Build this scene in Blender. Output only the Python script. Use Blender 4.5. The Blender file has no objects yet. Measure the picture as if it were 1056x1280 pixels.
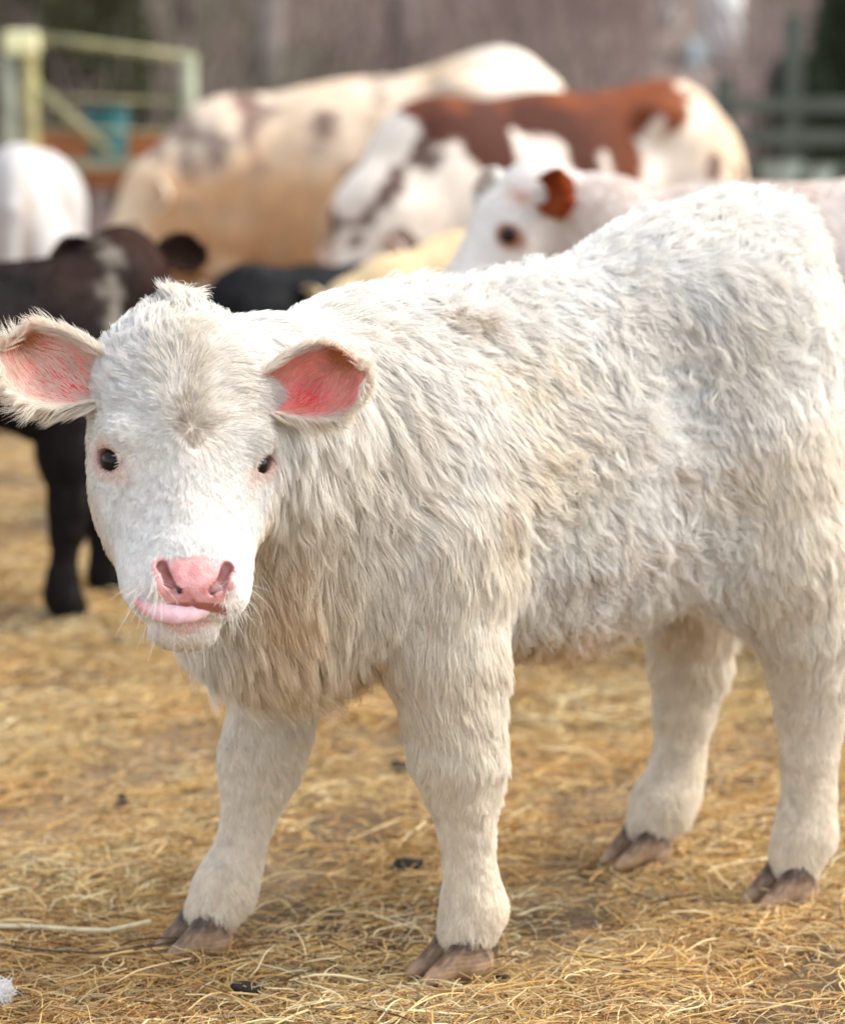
import bpy, bmesh, math, random, time
import numpy as np
from mathutils import Vector, Matrix
from mathutils.kdtree import KDTree
T0 = time.time()
RNG = np.random.default_rng(7)
random.seed(7)
SC = bpy.context.scene
COL = SC.collection

# ------------------------------------------------------------------ camera, light, exposure
CAM_H, F_PX = 0.95, 3000.0
cam_data = bpy.data.cameras.new('camera')
cam = bpy.data.objects.new('camera', cam_data); COL.objects.link(cam)
cam.location = (0, 0, CAM_H)
cam.rotation_euler = (math.radians(90) - math.atan(445 / 3000.0), 0, 0)
cam_data.sensor_fit = 'VERTICAL'; cam_data.sensor_height = 24.0
cam_data.lens = 24.0 * F_PX / 1280.0
cam_data.clip_end = 600
cam_data.dof.use_dof = True
cam_data.dof.focus_distance = 2.55
cam_data.dof.aperture_fstop = 2.2
SC.camera = cam
SC.render.resolution_x, SC.render.resolution_y = 844, 1024
SUN_EL, SUN_AZ = math.radians(46), math.radians(80)      # azimuth from +Y towards +X (behind the calf, to the right)
w = bpy.data.worlds.new('World'); SC.world = w; w.use_nodes = True
nt = w.node_tree; nt.nodes.clear()
sky = nt.nodes.new('ShaderNodeTexSky'); sky.sky_type = 'NISHITA'; sky.sun_disc = False
sky.sun_elevation = SUN_EL; sky.sun_rotation = SUN_AZ
sky.air_density = 1.0; sky.dust_density = 3.0; sky.ozone_density = 1.0
bg = nt.nodes.new('ShaderNodeBackground'); bg.inputs['Strength'].default_value = 0.15
out = nt.nodes.new('ShaderNodeOutputWorld')
hs = nt.nodes.new('ShaderNodeHueSaturation'); hs.inputs['Saturation'].default_value = 0.4      # thin high haze takes the blue out
nt.links.new(sky.outputs[0], hs.inputs['Color']); nt.links.new(hs.outputs[0], bg.inputs[0]); nt.links.new(bg.outputs[0], out.inputs[0])
sun_d = bpy.data.lights.new('sun', 'SUN'); sun_d.energy = .55; sun_d.angle = math.radians(20); sun_d.color = (1, .9, .75)
sun = bpy.data.objects.new('sun', sun_d); COL.objects.link(sun)
sd = Vector((math.sin(SUN_AZ) * math.cos(SUN_EL), math.cos(SUN_AZ) * math.cos(SUN_EL), math.sin(SUN_EL)))
sun.rotation_euler = sd.to_track_quat('Z', 'Y').to_euler()
SC.view_settings.view_transform = 'Standard'; SC.view_settings.look = 'None'
SC.view_settings.exposure = 1.55; SC.view_settings.gamma = 1.0
SC.view_settings.use_curve_mapping = False
SC.render.engine = 'CYCLES'
SC.cycles.use_denoising = True
SC.cycles.max_bounces = 6; SC.cycles.diffuse_bounces = 4; SC.cycles.glossy_bounces = 3
SC.cycles.transmission_bounces = 5; SC.cycles.transparent_max_bounces = 4; SC.cycles.volume_bounces = 0
SC.cycles.use_adaptive_sampling = True; SC.cycles.adaptive_threshold = 0.01
SC.cycles_curves.shape = 'RIBBONS'; SC.cycles_curves.subdivisions = 1

# ------------------------------------------------------------------ helpers
def link(o, parent=None):
    COL.objects.link(o)
    if parent: o.parent = parent
    return o
def thing(name, label, cat, loc=(0, 0, 0), rotz=0.0, group=None):
    o = bpy.data.objects.new(name, None); COL.objects.link(o)
    o.location = loc; o.rotation_euler = (0, 0, rotz); o.empty_display_size = .1
    o['label'] = label; o['category'] = cat
    if group: o['group'] = group
    return o
def tag(o, label, cat=None, group=None, kind=None):
    if label: o['label'] = label
    if cat: o['category'] = cat
    if group: o['group'] = group
    if kind: o['kind'] = kind
    return o
def np_mesh(name, V, Fq, mat=None, smooth=True, colors=None):
    me = bpy.data.meshes.new(name)
    V = np.asarray(V, np.float32); Fq = np.asarray(Fq, np.int32)
    n, k = Fq.shape
    me.vertices.add(len(V)); me.vertices.foreach_set('co', V.ravel())
    me.loops.add(n * k); me.loops.foreach_set('vertex_index', Fq.ravel())
    me.polygons.add(n); me.polygons.foreach_set('loop_start', np.arange(0, n * k, k, dtype=np.int32))
    me.polygons.foreach_set('loop_total', np.full(n, k, np.int32))
    me.update(calc_edges=True); me.validate()
    if smooth: me.polygons.foreach_set('use_smooth', np.ones(len(me.polygons), bool))
    if colors is not None:
        a = me.color_attributes.new('Col', 'FLOAT_COLOR', 'POINT')
        c = np.ones((len(V), 4), np.float32); c[:, :3] = colors
        a.data.foreach_set('color', c.ravel())
    if mat: me.materials.append(mat)
    return me
def mesh_obj(name, me, parent=None):
    return link(bpy.data.objects.new(name, me), parent)
def smoothstep(a, b, x):
    t = np.clip((x - a) / (b - a), 0, 1); return t * t * (3 - 2 * t)
class Noise:
    """coherent noise built from random plane waves, any number of points at once"""
    def __init__(s, freq, seed, n=10):
        r = np.random.default_rng(seed)
        k = r.normal(size=(n, 3)); k /= np.linalg.norm(k, axis=1)[:, None]
        s.k = (k * (freq * 2 * math.pi) * r.uniform(.55, 1.6, n)[:, None]).astype(np.float32)
        s.p = r.uniform(0, 6.28, n).astype(np.float32); s.n = n
    def __call__(s, P):
        return np.sin(P.astype(np.float32) @ s.k.T + s.p).sum(1) * (1.4 / math.sqrt(s.n))

# ------------------------------------------------------------------ implicit bodies (smooth unions), meshed by surface nets
def cone(a, b, ra, rb, k=.03, sc=(1, 1, 1)):
    return ('c', np.array(a, float), np.array(b, float), ra, rb, k, np.array(sc, float), +1)
def ell(c, r, k=.03, R=None, sign=+1):
    return ('e', np.array(c, float), np.array(r, float), k, R, sign)
def cut(p):                      # turn a primitive into a smooth subtraction
    return p[:-1] + (-1,)
def d_prim(p, P):
    if p[0] == 'c':
        _, a, b, ra, rb, k, sc, _s = p
        Q = P / sc; a = a / sc; b = b / sc
        ba = b - a; L2 = ba @ ba
        h = np.clip(((Q - a) @ ba) / L2, 0, 1)
        hs = h * h * (3 - 2 * h)
        d = np.sqrt(((Q - a - h[:, None] * ba) ** 2).sum(1)) - (ra + (rb - ra) * (.5 * h + .5 * hs))
        return d * sc.min()
    _, c, r, k, R, _s = p
    Q = P - c
    if R is not None: Q = Q @ R
    k0 = np.sqrt(((Q / r) ** 2).sum(1)); k1 = np.sqrt(((Q / r ** 2) ** 2).sum(1)) + 1e-9
    return k0 * (k0 - 1) / k1
def pk(p): return p[5] if p[0] == 'c' else p[3]
def xform(prims, R, t, s=1.0):
    """scale/rotate/translate primitives out of a local frame (columns of R are the frame's axes)"""
    o = []
    for p in prims:
        if p[0] == 'c': o.append(('c', R @ (p[1] * s) + t, R @ (p[2] * s) + t, p[3] * s, p[4] * s, p[5] * s, p[6], p[7]))
        else: o.append(('e', R @ (p[1] * s) + t, p[2] * s, p[3] * s, R if p[4] is None else R @ p[4], p[5]))
    return o
def sdf(prims, P):
    P = P.astype(np.float32)
    d = np.full(len(P), 1e3, np.float32)
    for p in prims:
        q = d_prim(p, P).astype(np.float32); k = pk(p)
        if p[-1] > 0:
            h = np.maximum(k - np.abs(d - q), 0) / k
            d = np.minimum(d, q) - h * h * k * .25
        else:
            h = np.maximum(k - np.abs(d + q), 0) / k
            d = np.maximum(d, -q) + h * h * k * .25
    return d
def sdf_mesh(prims, lo, hi, g, refine=None):
    lo = np.array(lo, float); n = np.ceil((np.array(hi) - lo) / g / 8).astype(int) * 8
    B = n // 8; bs = 8 * g
    bc = np.stack(np.meshgrid(*[np.arange(b) for b in B], indexing='ij'), -1).reshape(-1, 3)
    dc = sdf(prims, lo + (bc + .5) * bs)
    D = np.where(dc > 0, 1.0, -1.0)[:, None] * np.ones((1, 512), np.float32)
    near = np.abs(dc) < bs * 1.15
    off = np.stack(np.meshgrid(*[np.arange(8)] * 3, indexing='ij'), -1).reshape(-1, 3)
    pts = (lo + (bc[near][:, None, :] * 8 + off[None]) * g).reshape(-1, 3)
    D[near] = sdf(prims, pts).reshape(-1, 512)
    G = np.zeros(tuple(n), np.float32)
    G = D.reshape(B[0], B[1], B[2], 8, 8, 8).transpose(0, 3, 1, 4, 2, 5).reshape(tuple(n))
    # surface nets
    s = G < 0
    c = [(i, j, k) for i in (0, 1) for j in (0, 1) for k in (0, 1)]
    sl = lambda A, i, j, k: A[i:A.shape[0] - 1 + i, j:A.shape[1] - 1 + j, k:A.shape[2] - 1 + k]
    cnt = sum(sl(s, *o).astype(np.int8) for o in c)
    act = (cnt > 0) & (cnt < 8)
    idx = np.full(act.shape, -1, np.int64); I = np.argwhere(act); idx[act] = np.arange(len(I))
    acc = np.zeros((len(I), 3)); num = np.zeros(len(I))
    vals = {o: G[I[:, 0] + o[0], I[:, 1] + o[1], I[:, 2] + o[2]] for o in c}
    for o in c:
        for ax in range(3):
            if o[ax] == 0:
                q = list(o); q[ax] = 1; q = tuple(q)
                a, b = vals[o], vals[q]; m = (a < 0) != (b < 0)
                t = np.where(m, a / np.where(m, a - b, 1), 0)
                p = np.array(o, float)[None].repeat(len(I), 0); p[:, ax] += t
                acc[m] += p[m]; num[m] += 1
    V = lo + (I + acc / num[:, None]) * g
    F = []
    for ax in range(3):
        u, v = [(1, 2), (2, 0), (0, 1)][ax]
        sh = [slice(None)] * 3; sh2 = [slice(None)] * 3
        sh[ax] = slice(0, -1); sh2[ax] = slice(1, None)
        x = s[tuple(sh)] != s[tuple(sh2)]
        E = np.argwhere(x); E = E[(E[:, u] > 0) & (E[:, v] > 0) & (E[:, 0] < act.shape[0]) & (E[:, 1] < act.shape[1]) & (E[:, 2] < act.shape[2])]
        def at(du, dv):
            e = E.copy(); e[:, u] -= du; e[:, v] -= dv; return idx[e[:, 0], e[:, 1], e[:, 2]]
        q = np.stack([at(1, 1), at(0, 1), at(0, 0), at(1, 0)], 1)
        ins = s[E[:, 0], E[:, 1], E[:, 2]]
        q[~ins] = q[~ins][:, ::-1]
        F.append(q)
    F = np.concatenate(F); F = F[(F >= 0).all(1)]
    if refine is not None:        # split quads where detail is wanted, then drop the new vertices onto the surface
        T = np.concatenate([F[:, [0, 1, 2]], F[:, [0, 2, 3]]])
        for fn in refine:
            V, T = subdivide(V, T, fn(V))
            V = project(prims, V)
        return V, T
    return project(prims, V), np.concatenate([F[:, [0, 1, 2]], F[:, [0, 2, 3]]])
def subdivide(V, T, mv):
    e = np.sort(np.concatenate([T[:, [0, 1]], T[:, [1, 2]], T[:, [2, 0]]]), 1)
    m = mv[e[:, 0]] & mv[e[:, 1]]
    key = e[:, 0] * len(V) + e[:, 1]
    uk, inv = np.unique(key[m], return_inverse=True)
    mid = np.full(len(key), -1); mid[m] = inv + len(V)
    nV = np.concatenate([V, (V[uk // len(V)] + V[uk % len(V)]) / 2])
    a, b, c = mid[:len(T)], mid[len(T):2 * len(T)], mid[2 * len(T):]
    x, y, z = T[:, 0], T[:, 1], T[:, 2]
    n = (a >= 0).astype(int) + (b >= 0) + (c >= 0)
    out = [T[n == 0]]
    f = n == 3
    for q in ((x, a, c), (a, y, b), (c, b, z), (a, b, c)): out.append(np.stack(q, 1)[f])
    for (A, B_, C_, X, Y, Z) in ((a, b, c, x, y, z), (b, c, a, y, z, x), (c, a, b, z, x, y)):
        f = (n == 1) & (A >= 0)
        out.append(np.stack((X, A, Z), 1)[f]); out.append(np.stack((A, Y, Z), 1)[f])
        f = (n == 2) & (C_ < 0)          # A and B split
        out.append(np.stack((X, A, Z), 1)[f]); out.append(np.stack((A, B_, Z), 1)[f]); out.append(np.stack((A, Y, B_), 1)[f])
    return nV, np.concatenate(out)
def grad(prims, V, e=.0015):
    g = np.zeros_like(V)
    for i in range(3):
        o = np.zeros(3); o[i] = e
        g[:, i] = (sdf(prims, V + o) - sdf(prims, V - o)) / (2 * e)
    return g
def project(prims, V, it=2):
    for _ in range(it):
        d = sdf(prims, V); g = grad(prims, V)
        l = np.maximum((g * g).sum(1), .2)
        V = V - np.clip(d / l, -.004, .004)[:, None] * g
    return V

# ------------------------------------------------------------------ the white calf
CALF_O = np.array((.132, 2.887, 0.006)); CALF_YAW = math.radians(-146.8 + 0)
Fd = np.array((math.cos(CALF_YAW), math.sin(CALF_YAW), 0)); Ld = np.array((-Fd[1], Fd[0], 0)); Zd = np.array((0, 0, 1.0))
RB = np.stack([Fd, Ld, Zd])                   # world -> calf rows
def w2l(p): return RB @ (np.array(p, float) - CALF_O)
# head frame, in the calf's own axes: x right of the picture, n forehead normal, t poll -> muzzle
aw = np.array((.055, -.45, -.89)); aw /= np.linalg.norm(aw)
sw = np.array((.97, .235, 0.0)); sw -= aw * (sw @ aw); sw /= np.linalg.norm(sw)
nw = np.cross(sw, aw); nw = nw if nw[1] < 0 else -nw
HO = w2l((-0.248, 2.480, 0.728))
RH = np.stack([RB @ sw, RB @ nw, RB @ aw], 1)   # columns: head axes in calf axes
HS = .955
def h2l(p): return RH @ (np.array(p, float) * HS) + HO

def calf_head():
    H = [ell((0, -.03, -.002), (.090, .076, .084), .02),
         ell((0, -.012, .045), (.087, .062, .085), .03),
         ell((.066, -.012, .093), (.027, .032, .036), .03), ell((-.066, -.012, .093), (.027, .032, .036), .03),
         ell((.040, -.055, .10), (.046, .052, .095), .04), ell((-.040, -.055, .10), (.046, .052, .095), .04),
         cone((0, .003, .08), (0, .004, .205), .054, .044, .04),
         cone((.036, -.035, .13), (.022, -.022, .225), .048, .040, .04), cone((-.036, -.035, .13), (-.022, -.022, .225), .048, .040, .04),
         ell((0, -.008, .232), (.066, .044, .042), .03),
         ell((.030, .004, .252), (.032, .030, .026), .015), ell((-.030, .004, .252), (.032, .030, .026), .015),
         cone((0, -.085, .09), (0, -.045, .262), .045, .030, .03),
         ell((-.004, -.022, .286), (.036, .026, .018), .012),
         ell((0, .022, .245), (.043, .026, .031), .012)]
    H[9] = ell((0, -.008, .230), (.061, .044, .042), .03)
    for s in (-1, 1):
        H.append(ell((s * .038 + .002, .036, .244), (.008, .009, .017), .008)); H.append(ell((s * .066, .022, .080), (.020, .016, .013), .02))
        H.append(cut(cone((s * .034 + .002, .040, .234), (s * .028 + .002, .036, .248), .0060, .0072, .004)))
        H.append(cut(cone((s * .028 + .002, .036, .248), (s * .016 + .002, .036, .257), .0072, .0058, .004)))
        ex, ey, ez = EYE_AX[s]; c = EYE_P[s]
        R = np.stack([ez, ey, ex], 1)                        # lid plane: ez along the opening, ey up, ex outwards
        for (q0, q1) in lid_arc(s):                          # raised lids round the opening
            H.append(cone(q0, q1, .0042, .0042, .008))
        H.append(cut(ell(c + ex * .004, (.0152, .0104, .018), .004, R)))
    H.append(cut(cone((-.055, .008, .274), (.045, .012, .272), .0040, .0035, .006)))
    H.append(cut(cone((0, .034, .258), (0, .034, .276), .0015, .002, .006)))
    return H
EYE_P = {s: np.array((s * .081, .010, .106)) for s in (-1, 1)}
EYE_AX = {}
for s_ in (-1, 1):
    ex_ = np.array((s_ * .75, .66, .05)); ex_ /= np.linalg.norm(ex_)
    ez_ = np.array((-s_ * .5, .62, .55)); ez_ -= ex_ * (ez_ @ ex_); ez_ /= np.linalg.norm(ez_)    # towards the inner corner, sloping down
    ey_ = np.cross(ez_, ex_); ey_ *= -np.sign(ey_[2]); EYE_AX[s_] = (ex_, ey_, ez_)
def lid_arc(s):
    ex, ey, ez = EYE_AX[s]; c = EYE_P[s]; o = []
    P_ = [c - ex * (.006 + .003 * abs(math.cos(a))) + ez * .0185 * math.cos(a) + ey * .0138 * math.sin(a) for a in np.linspace(0, 2 * math.pi, 13)]
    return list(zip(P_[:-1], P_[1:]))
HEAD = xform(calf_head(), RH, HO, HS)
def leg_front(kx, s, pts):
    o = []
    for (a, b, k) in zip(pts[:-1], pts[1:], range(99)):
        o.append(cone(a[:3], b[:3], a[3], b[3], .03))
    return o
def chain(pts, k=.03):
    return [cone(a[:3], b[:3], a[3], b[3], k) for a, b in zip(pts[:-1], pts[1:])]
BODY = [
    ell((.00, 0, .565), (.36, .150, .215), .05),
    ell((.20, 0, .580), (.19, .130, .205), .06),
    ell((.32, .01, .50), (.15, .110, .145), .06), ell((.375, .02, .46), (.085, .085, .095), .06),
    cone((.27, 0, .682), (.0, 0, .702), .070, .078, .07), cone((.0, 0, .702), (-.18, 0, .765), .078, .085, .07),
    cone((-.18, 0, .765), (-.33, 0, .795), .085, .090, .07), cone((-.33, 0, .795), (-.395, 0, .74), .090, .072, .06),
    ell((-.27, 0, .70), (.165, .135, .15), .07),
    ell((-.345, 0, .62), (.09, .075, .18), .05),
    cone((.20, .0, .640), (.415, .075, .678), .118, .084, .07),
    cone((.415, .075, .678), (.520, .125, .688), .082, .070, .05),
    cone((.30, .02, .56), (.47, .10, .62), .11, .070, .08),
    ell((-.24, .10, .765), (.06, .035, .045), .06), ell((-.24, -.10, .765), (.06, .035, .045), .06),
]
BODY += [ell((.21, .105, .53), (.10, .055, .16), .06), ell((.24, -.105, .53), (.10, .055, .16), .06)]
BODY += [ell((-.275, .09, .58), (.12, .072, .21), .06), ell((-.275, -.09, .58), (.12, .072, .21), .06)]
LEG_FL = chain([(.20, .105, .52, .080), (.199, .112, .377, .060), (.194, .117, .320, .049), (.187, .117, .262, .047), (.179, .117, .215, .033), (.172, .117, .166, .024), (.168, .117, .117, .023), (.163, .117, .076, .031), (.175, .117, .050, .029)])
LEG_FR = chain([(.25, -.105, .50, .080), (.285, -.115, .330, .052), (.300, -.117, .270, .042), (.314, -.117, .225, .042), (.322, -.117, .190, .031), (.335, -.117, .145, .023), (.350, -.117, .103, .023), (.364, -.117, .074, .031), (.383, -.117, .050, .029)])
LEG_HL = chain([(-.275, .095, .58, .088), (-.305, .115, .45, .072), (-.335, .12, .36, .054), (-.350, .12, .294, .044), (-.352, .12, .241, .034), (-.351, .12, .189, .028), (-.353, .12, .136, .027), (-.348, .12, .086, .033), (-.331, .12, .054, .030)])
LEG_HR = chain([(-.33, -.10, .56, .10), (-.342, -.115, .42, .066), (-.349, -.12, .33, .054), (-.352, -.12, .26, .045), (-.343, -.12, .200, .034), (-.336, -.12, .139, .028), (-.326, -.12, .095, .031), (-.308, -.12, .074, .034), (-.288, -.12, .052, .030)])
TAIL = chain([(-.40, 0, .80, .032), (-.455, .0, .762, .023), (-.490, .005, .67, .019), (-.500, .01, .50, .016), (-.497, .01, .36, .012)], .012)
PR = BODY + LEG_FL + LEG_FR + LEG_HL + LEG_HR + TAIL + HEAD
def near_head(r0):
    def f(V):
        q = (V - HO) @ RH / HS
        return (np.abs(q[:, 0]) < .10) & (q[:, 2] > r0) & (q[:, 2] < .33) & (q[:, 1] > -.05)
    return f
V, T = sdf_mesh(PR, (-.62, -.26, .0), (.78, .42, .97), .008, [near_head(.03), near_head(.20), lambda V: (np.abs(((V - HO) @ RH / HS)[:, 0]) < .056) & (((V - HO) @ RH / HS)[:, 2] > .22) & (((V - HO) @ RH / HS)[:, 2] < .30) & (((V - HO) @ RH / HS)[:, 1] > .0)])
print('calf mesh', len(V), time.time() - T0)

def vnormals(V, T):
    fn = np.cross(V[T[:, 1]] - V[T[:, 0]], V[T[:, 2]] - V[T[:, 0]])
    n = np.zeros_like(V)
    for i in range(3):
        for j in range(3): n[:, j] += np.bincount(T[:, i], fn[:, j], len(V))
    return n / (np.linalg.norm(n, axis=1)[:, None] + 1e-12)
def unit(a): return a / (np.linalg.norm(a, axis=1)[:, None] + 1e-9)

# ------------------------------------------------------------------ materials
def new_mat(name):
    m = bpy.data.materials.new(name); m.use_nodes = True; m.node_tree.nodes.clear()
    n = m.node_tree.nodes; o = n.new('ShaderNodeOutputMaterial')
    return m, n, m.node_tree.links, o
def hair_material(name, rough=.45, spec=.35, trans=.3):
    """each strand takes the colour stored on it; diffuse with light passing through and a soft sheen along it"""
    m, n, l, o = new_mat(name)
    a = n.new('ShaderNodeAttribute'); a.attribute_name = 'Col'
    d = n.new('ShaderNodeBsdfDiffuse'); t = n.new('ShaderNodeBsdfTranslucent')
    l.new(a.outputs['Color'], d.inputs[0]); l.new(a.outputs['Color'], t.inputs[0])
    x = n.new('ShaderNodeMixShader'); x.inputs[0].default_value = trans
    l.new(d.outputs[0], x.inputs[1]); l.new(t.outputs[0], x.inputs[2])
    h = n.new('ShaderNodeBsdfHair'); h.component = 'Reflection'
    h.inputs['RoughnessU'].default_value = rough; h.inputs['RoughnessV'].default_value = .8
    l.new(a.outputs['Color'], h.inputs['Color'])
    y = n.new('ShaderNodeMixShader'); y.inputs[0].default_value = spec * .3
    l.new(x.outputs[0], y.inputs[1]); l.new(h.outputs[0], y.inputs[2]); l.new(y.outputs[0], o.inputs[0])
    return m
def skin_material(name, sss=.0, rough=.6, bump=.0, scale=900, coat=0.0, dist=.004, spec=.5):
    m, n, l, o = new_mat(name)
    a = n.new('ShaderNodeAttribute'); a.attribute_name = 'Col'
    p = n.new('ShaderNodeBsdfPrincipled')
    nz = n.new('ShaderNodeTexNoise'); nz.inputs['Scale'].default_value = scale * .25; nz.inputs['Detail'].default_value = 4
    tc = n.new('ShaderNodeTexCoord'); l.new(tc.outputs['Object'], nz.inputs['Vector'])
    mx = n.new('ShaderNodeMix'); mx.data_type = 'RGBA'; mx.blend_type = 'MULTIPLY'; mx.inputs[0].default_value = .5
    cr = n.new('ShaderNodeValToRGB'); cr.color_ramp.elements[0].color = (.65, .6, .6, 1); cr.color_ramp.elements[0].position = .3
    cr.color_ramp.elements[1].position = .65
    l.new(nz.outputs['Fac'], cr.inputs[0]); l.new(a.outputs['Color'], mx.inputs[6]); l.new(cr.outputs[0], mx.inputs[7])
    l.new(mx.outputs[2], p.inputs['Base Color'])
    p.inputs['Roughness'].default_value = rough; p.inputs['Specular IOR Level'].default_value = spec
    p.inputs['Coat Weight'].default_value = coat; p.inputs['Coat Roughness'].default_value = .25
    if sss:
        p.inputs['Subsurface Weight'].default_value = sss; p.inputs['Subsurface Radius'].default_value = (1, .35, .2)
        p.inputs['Subsurface Scale'].default_value = dist
    if bump:
        v = n.new('ShaderNodeTexVoronoi'); v.inputs['Scale'].default_value = scale; l.new(tc.outputs['Object'], v.inputs['Vector'])
        b = n.new('ShaderNodeBump'); b.inputs['Strength'].default_value = bump; b.inputs['Distance'].default_value = .0006
        l.new(v.outputs['Distance'], b.inputs['Height']); l.new(b.outputs[0], p.inputs['Normal'])
    l.new(p.outputs[0], o.inputs[0])
    return m
def plain(name, col, rough=.6, metal=0, noise=0, nscale=20, bump=0, coat=0, col2=None):
    m, n, l, o = new_mat(name)
    p = n.new('ShaderNodeBsdfPrincipled'); p.inputs['Roughness'].default_value = rough; p.inputs['Metallic'].default_value = metal
    p.inputs['Coat Weight'].default_value = coat
    p.inputs['Base Color'].default_value = (*col, 1)
    if noise or col2:
        tc = n.new('ShaderNodeTexCoord'); nz = n.new('ShaderNodeTexNoise'); nz.inputs['Scale'].default_value = nscale
        nz.inputs['Detail'].default_value = 6; nz.inputs['Roughness'].default_value = .6
        l.new(tc.outputs['Object'], nz.inputs['Vector'])
        cr = n.new('ShaderNodeValToRGB'); cr.color_ramp.elements[0].position = .35; cr.color_ramp.elements[1].position = .68
        c2 = col2 if col2 else tuple(c * (1 - noise) for c in col)
        cr.color_ramp.elements[0].color = (*c2, 1); cr.color_ramp.elements[1].color = (*col, 1)
        l.new(nz.outputs['Fac'], cr.inputs[0]); l.new(cr.outputs[0], p.inputs['Base Color'])
        if bump:
            b = n.new('ShaderNodeBump'); b.inputs['Strength'].default_value = bump; b.inputs['Distance'].default_value = .01
            l.new(nz.outputs['Fac'], b.inputs['Height']); l.new(b.outputs[0], p.inputs['Normal'])
    l.new(p.outputs[0], o.inputs[0])
    return m

# ------------------------------------------------------------------ hair
def strands(name, P, rad, colr, mat, parent=None):
    """P (n, k, 3) points, rad (n, k), colr (n, 3)"""
    n, k = P.shape[:2]
    cu = bpy.data.hair_curves.new(name); cu.add_curves([k] * n)
    cu.attributes['position'].data.foreach_set('vector', P.astype(np.float32).ravel())
    r = cu.attributes.get('radius') or cu.attributes.new('radius', 'FLOAT', 'POINT')
    r.data.foreach_set('value', rad.astype(np.float32).ravel())
    c = cu.attributes.new('Col', 'FLOAT_COLOR', 'CURVE')
    cc = np.ones((n, 4), np.float32); cc[:, :3] = colr; c.data.foreach_set('color', cc.ravel())
    cu.materials.append(mat)
    return link(bpy.data.objects.new(name, cu), parent)
def grow(V, T, N, count, comb, length, lift, dens, colr, seed, k=6, rad=.0004, clump_every=22, clump=.55, wave=.12, gravity=.25, spread=.0):
    """hairs over a mesh; comb, length, lift, dens, colr, clump, wave are per vertex"""
    r = np.random.default_rng(seed)
    one = np.ones(len(V))
    clump = clump * one; wave = wave * one
    area = np.linalg.norm(np.cross(V[T[:, 1]] - V[T[:, 0]], V[T[:, 2]] - V[T[:, 0]]), axis=1) * .5
    wgt = area * dens[T].mean(1); wgt /= wgt.sum()
    tri = r.choice(len(T), count, p=wgt); tt = T[tri]
    a, b = r.random(count), r.random(count); f = a + b > 1; a[f] = 1 - a[f]; b[f] = 1 - b[f]
    bw = np.stack([1 - a - b, a, b], 1)
    I = lambda A: (A[tt] * (bw[:, :, None] if A.ndim == 2 else bw)).sum(1)
    P, Nn, D, L, Lf, C, CL, WV = I(V), unit(I(N)), I(comb), I(length), I(lift), I(colr), I(clump), I(wave)
    # the combed direction swirls a little over the coat
    s1, s2 = Noise(9, seed + 1), Noise(30, seed + 2)
    D = unit(D - Nn * (D * Nn).sum(1)[:, None]); S = np.cross(Nn, D)
    ang = ((.30 * s1(P) + .22 * s2(P)) * (.55 + 2.4 * WV))[:, None]
    D = D * np.cos(ang) + S * np.sin(ang); S = np.cross(Nn, D)
    L = L * r.uniform(.65, 1.12, count) * (1 + .12 * s2(P[:, ::-1]))
    Lf = np.clip(Lf + .06 * Noise(22, seed + 3)(P) + r.normal(0, .05, count), .02, 2)
    D0 = unit(D + Nn * Lf[:, None] + r.normal(0, .05, (count, 3)))
    D1 = unit(D + Nn * (Lf * .30)[:, None] + np.array((0, 0, -1.0)) * gravity + r.normal(0, .07, (count, 3)))
    t = np.linspace(0, 1, k); u = t[None, :, None]
    X = P[:, None] + L[:, None, None] * (D0[:, None] * (u - .5 * u * u) + D1[:, None] * (.5 * u * u))
    ph = Noise(45, seed + 4)(P) * 2.5
    X += (S[:, None] * (WV * L)[:, None, None]) * (np.sin(ph[:, None] + 5.0 * t[None])[:, :, None] - np.sin(ph)[:, None, None]) * u
    X += (Nn[:, None] * (WV * L * .6)[:, None, None]) * (np.cos(1.7 * ph[:, None] + 4.2 * t[None])[:, :, None] - np.cos(1.7 * ph)[:, None, None]) * u
    # locks: strands lean to the nearest leader
    lead = np.arange(0, count, clump_every)
    kd = KDTree(len(lead))
    for i, q in enumerate(P[lead].tolist()): kd.insert(q, i)
    kd.balance()
    near = np.fromiter((kd.find(q)[1] for q in P.tolist()), np.int64, count)
    G = X[lead][near]; off = P - P[lead][near]
    dist = np.linalg.norm(off, axis=1)
    ok = (np.clip(1 - dist / np.maximum(L * .9, 1e-4), 0, 1) * (np.abs((Nn * Nn[lead][near]).sum(1))) ** 2)
    wgt2 = (CL * ok * r.uniform(.6, 1.0, count))[:, None] * (t[None] ** 1.3)
    X = X * (1 - wgt2[:, :, None]) + (G + off[:, None] * .18) * wgt2[:, :, None]
    lk = r.normal(0, 1, len(lead))[near]                       # whole locks differ a little in tone
    C = np.clip(C * (1 + .045 * lk + r.normal(0, .05, count))[:, None], 0, .93)
    R = rad * np.ones(count) * r.uniform(.8, 1.25, count)
    taper = np.interp(t, [0, .5, 1], [1, .85, .18])
    return X, R[:, None] * taper[None], C

# ------------------------------------------------------------------ the calf's coat and pigment
N = vnormals(V, T)
Q = (V - HO) @ RH / HS                              # head coordinates of every vertex
def groups(V):
    d = {n: sdf(p, V) for n, p in (('body', BODY), ('head', HEAD), ('tail', TAIL), ('legs', LEG_FL + LEG_FR + LEG_HL + LEG_HR))}
    w = {n: np.exp(-np.clip(x, 0, 1) / .012) for n, x in d.items()}; t = sum(w.values()); return {n: x / t for n, x in w.items()}
GW = groups(V)
nA, nB, nC = Noise(6, 31), Noise(16, 32), Noise(60, 33)
def blob(V, c, r):
    return np.exp(-(((V - np.array(c)) / np.array(r)) ** 2).sum(1))
def lerp(a, b, f): return a * (1 - f[:, None]) + np.asarray(b, float) * f[:, None]
x, y, z = V.T
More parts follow.
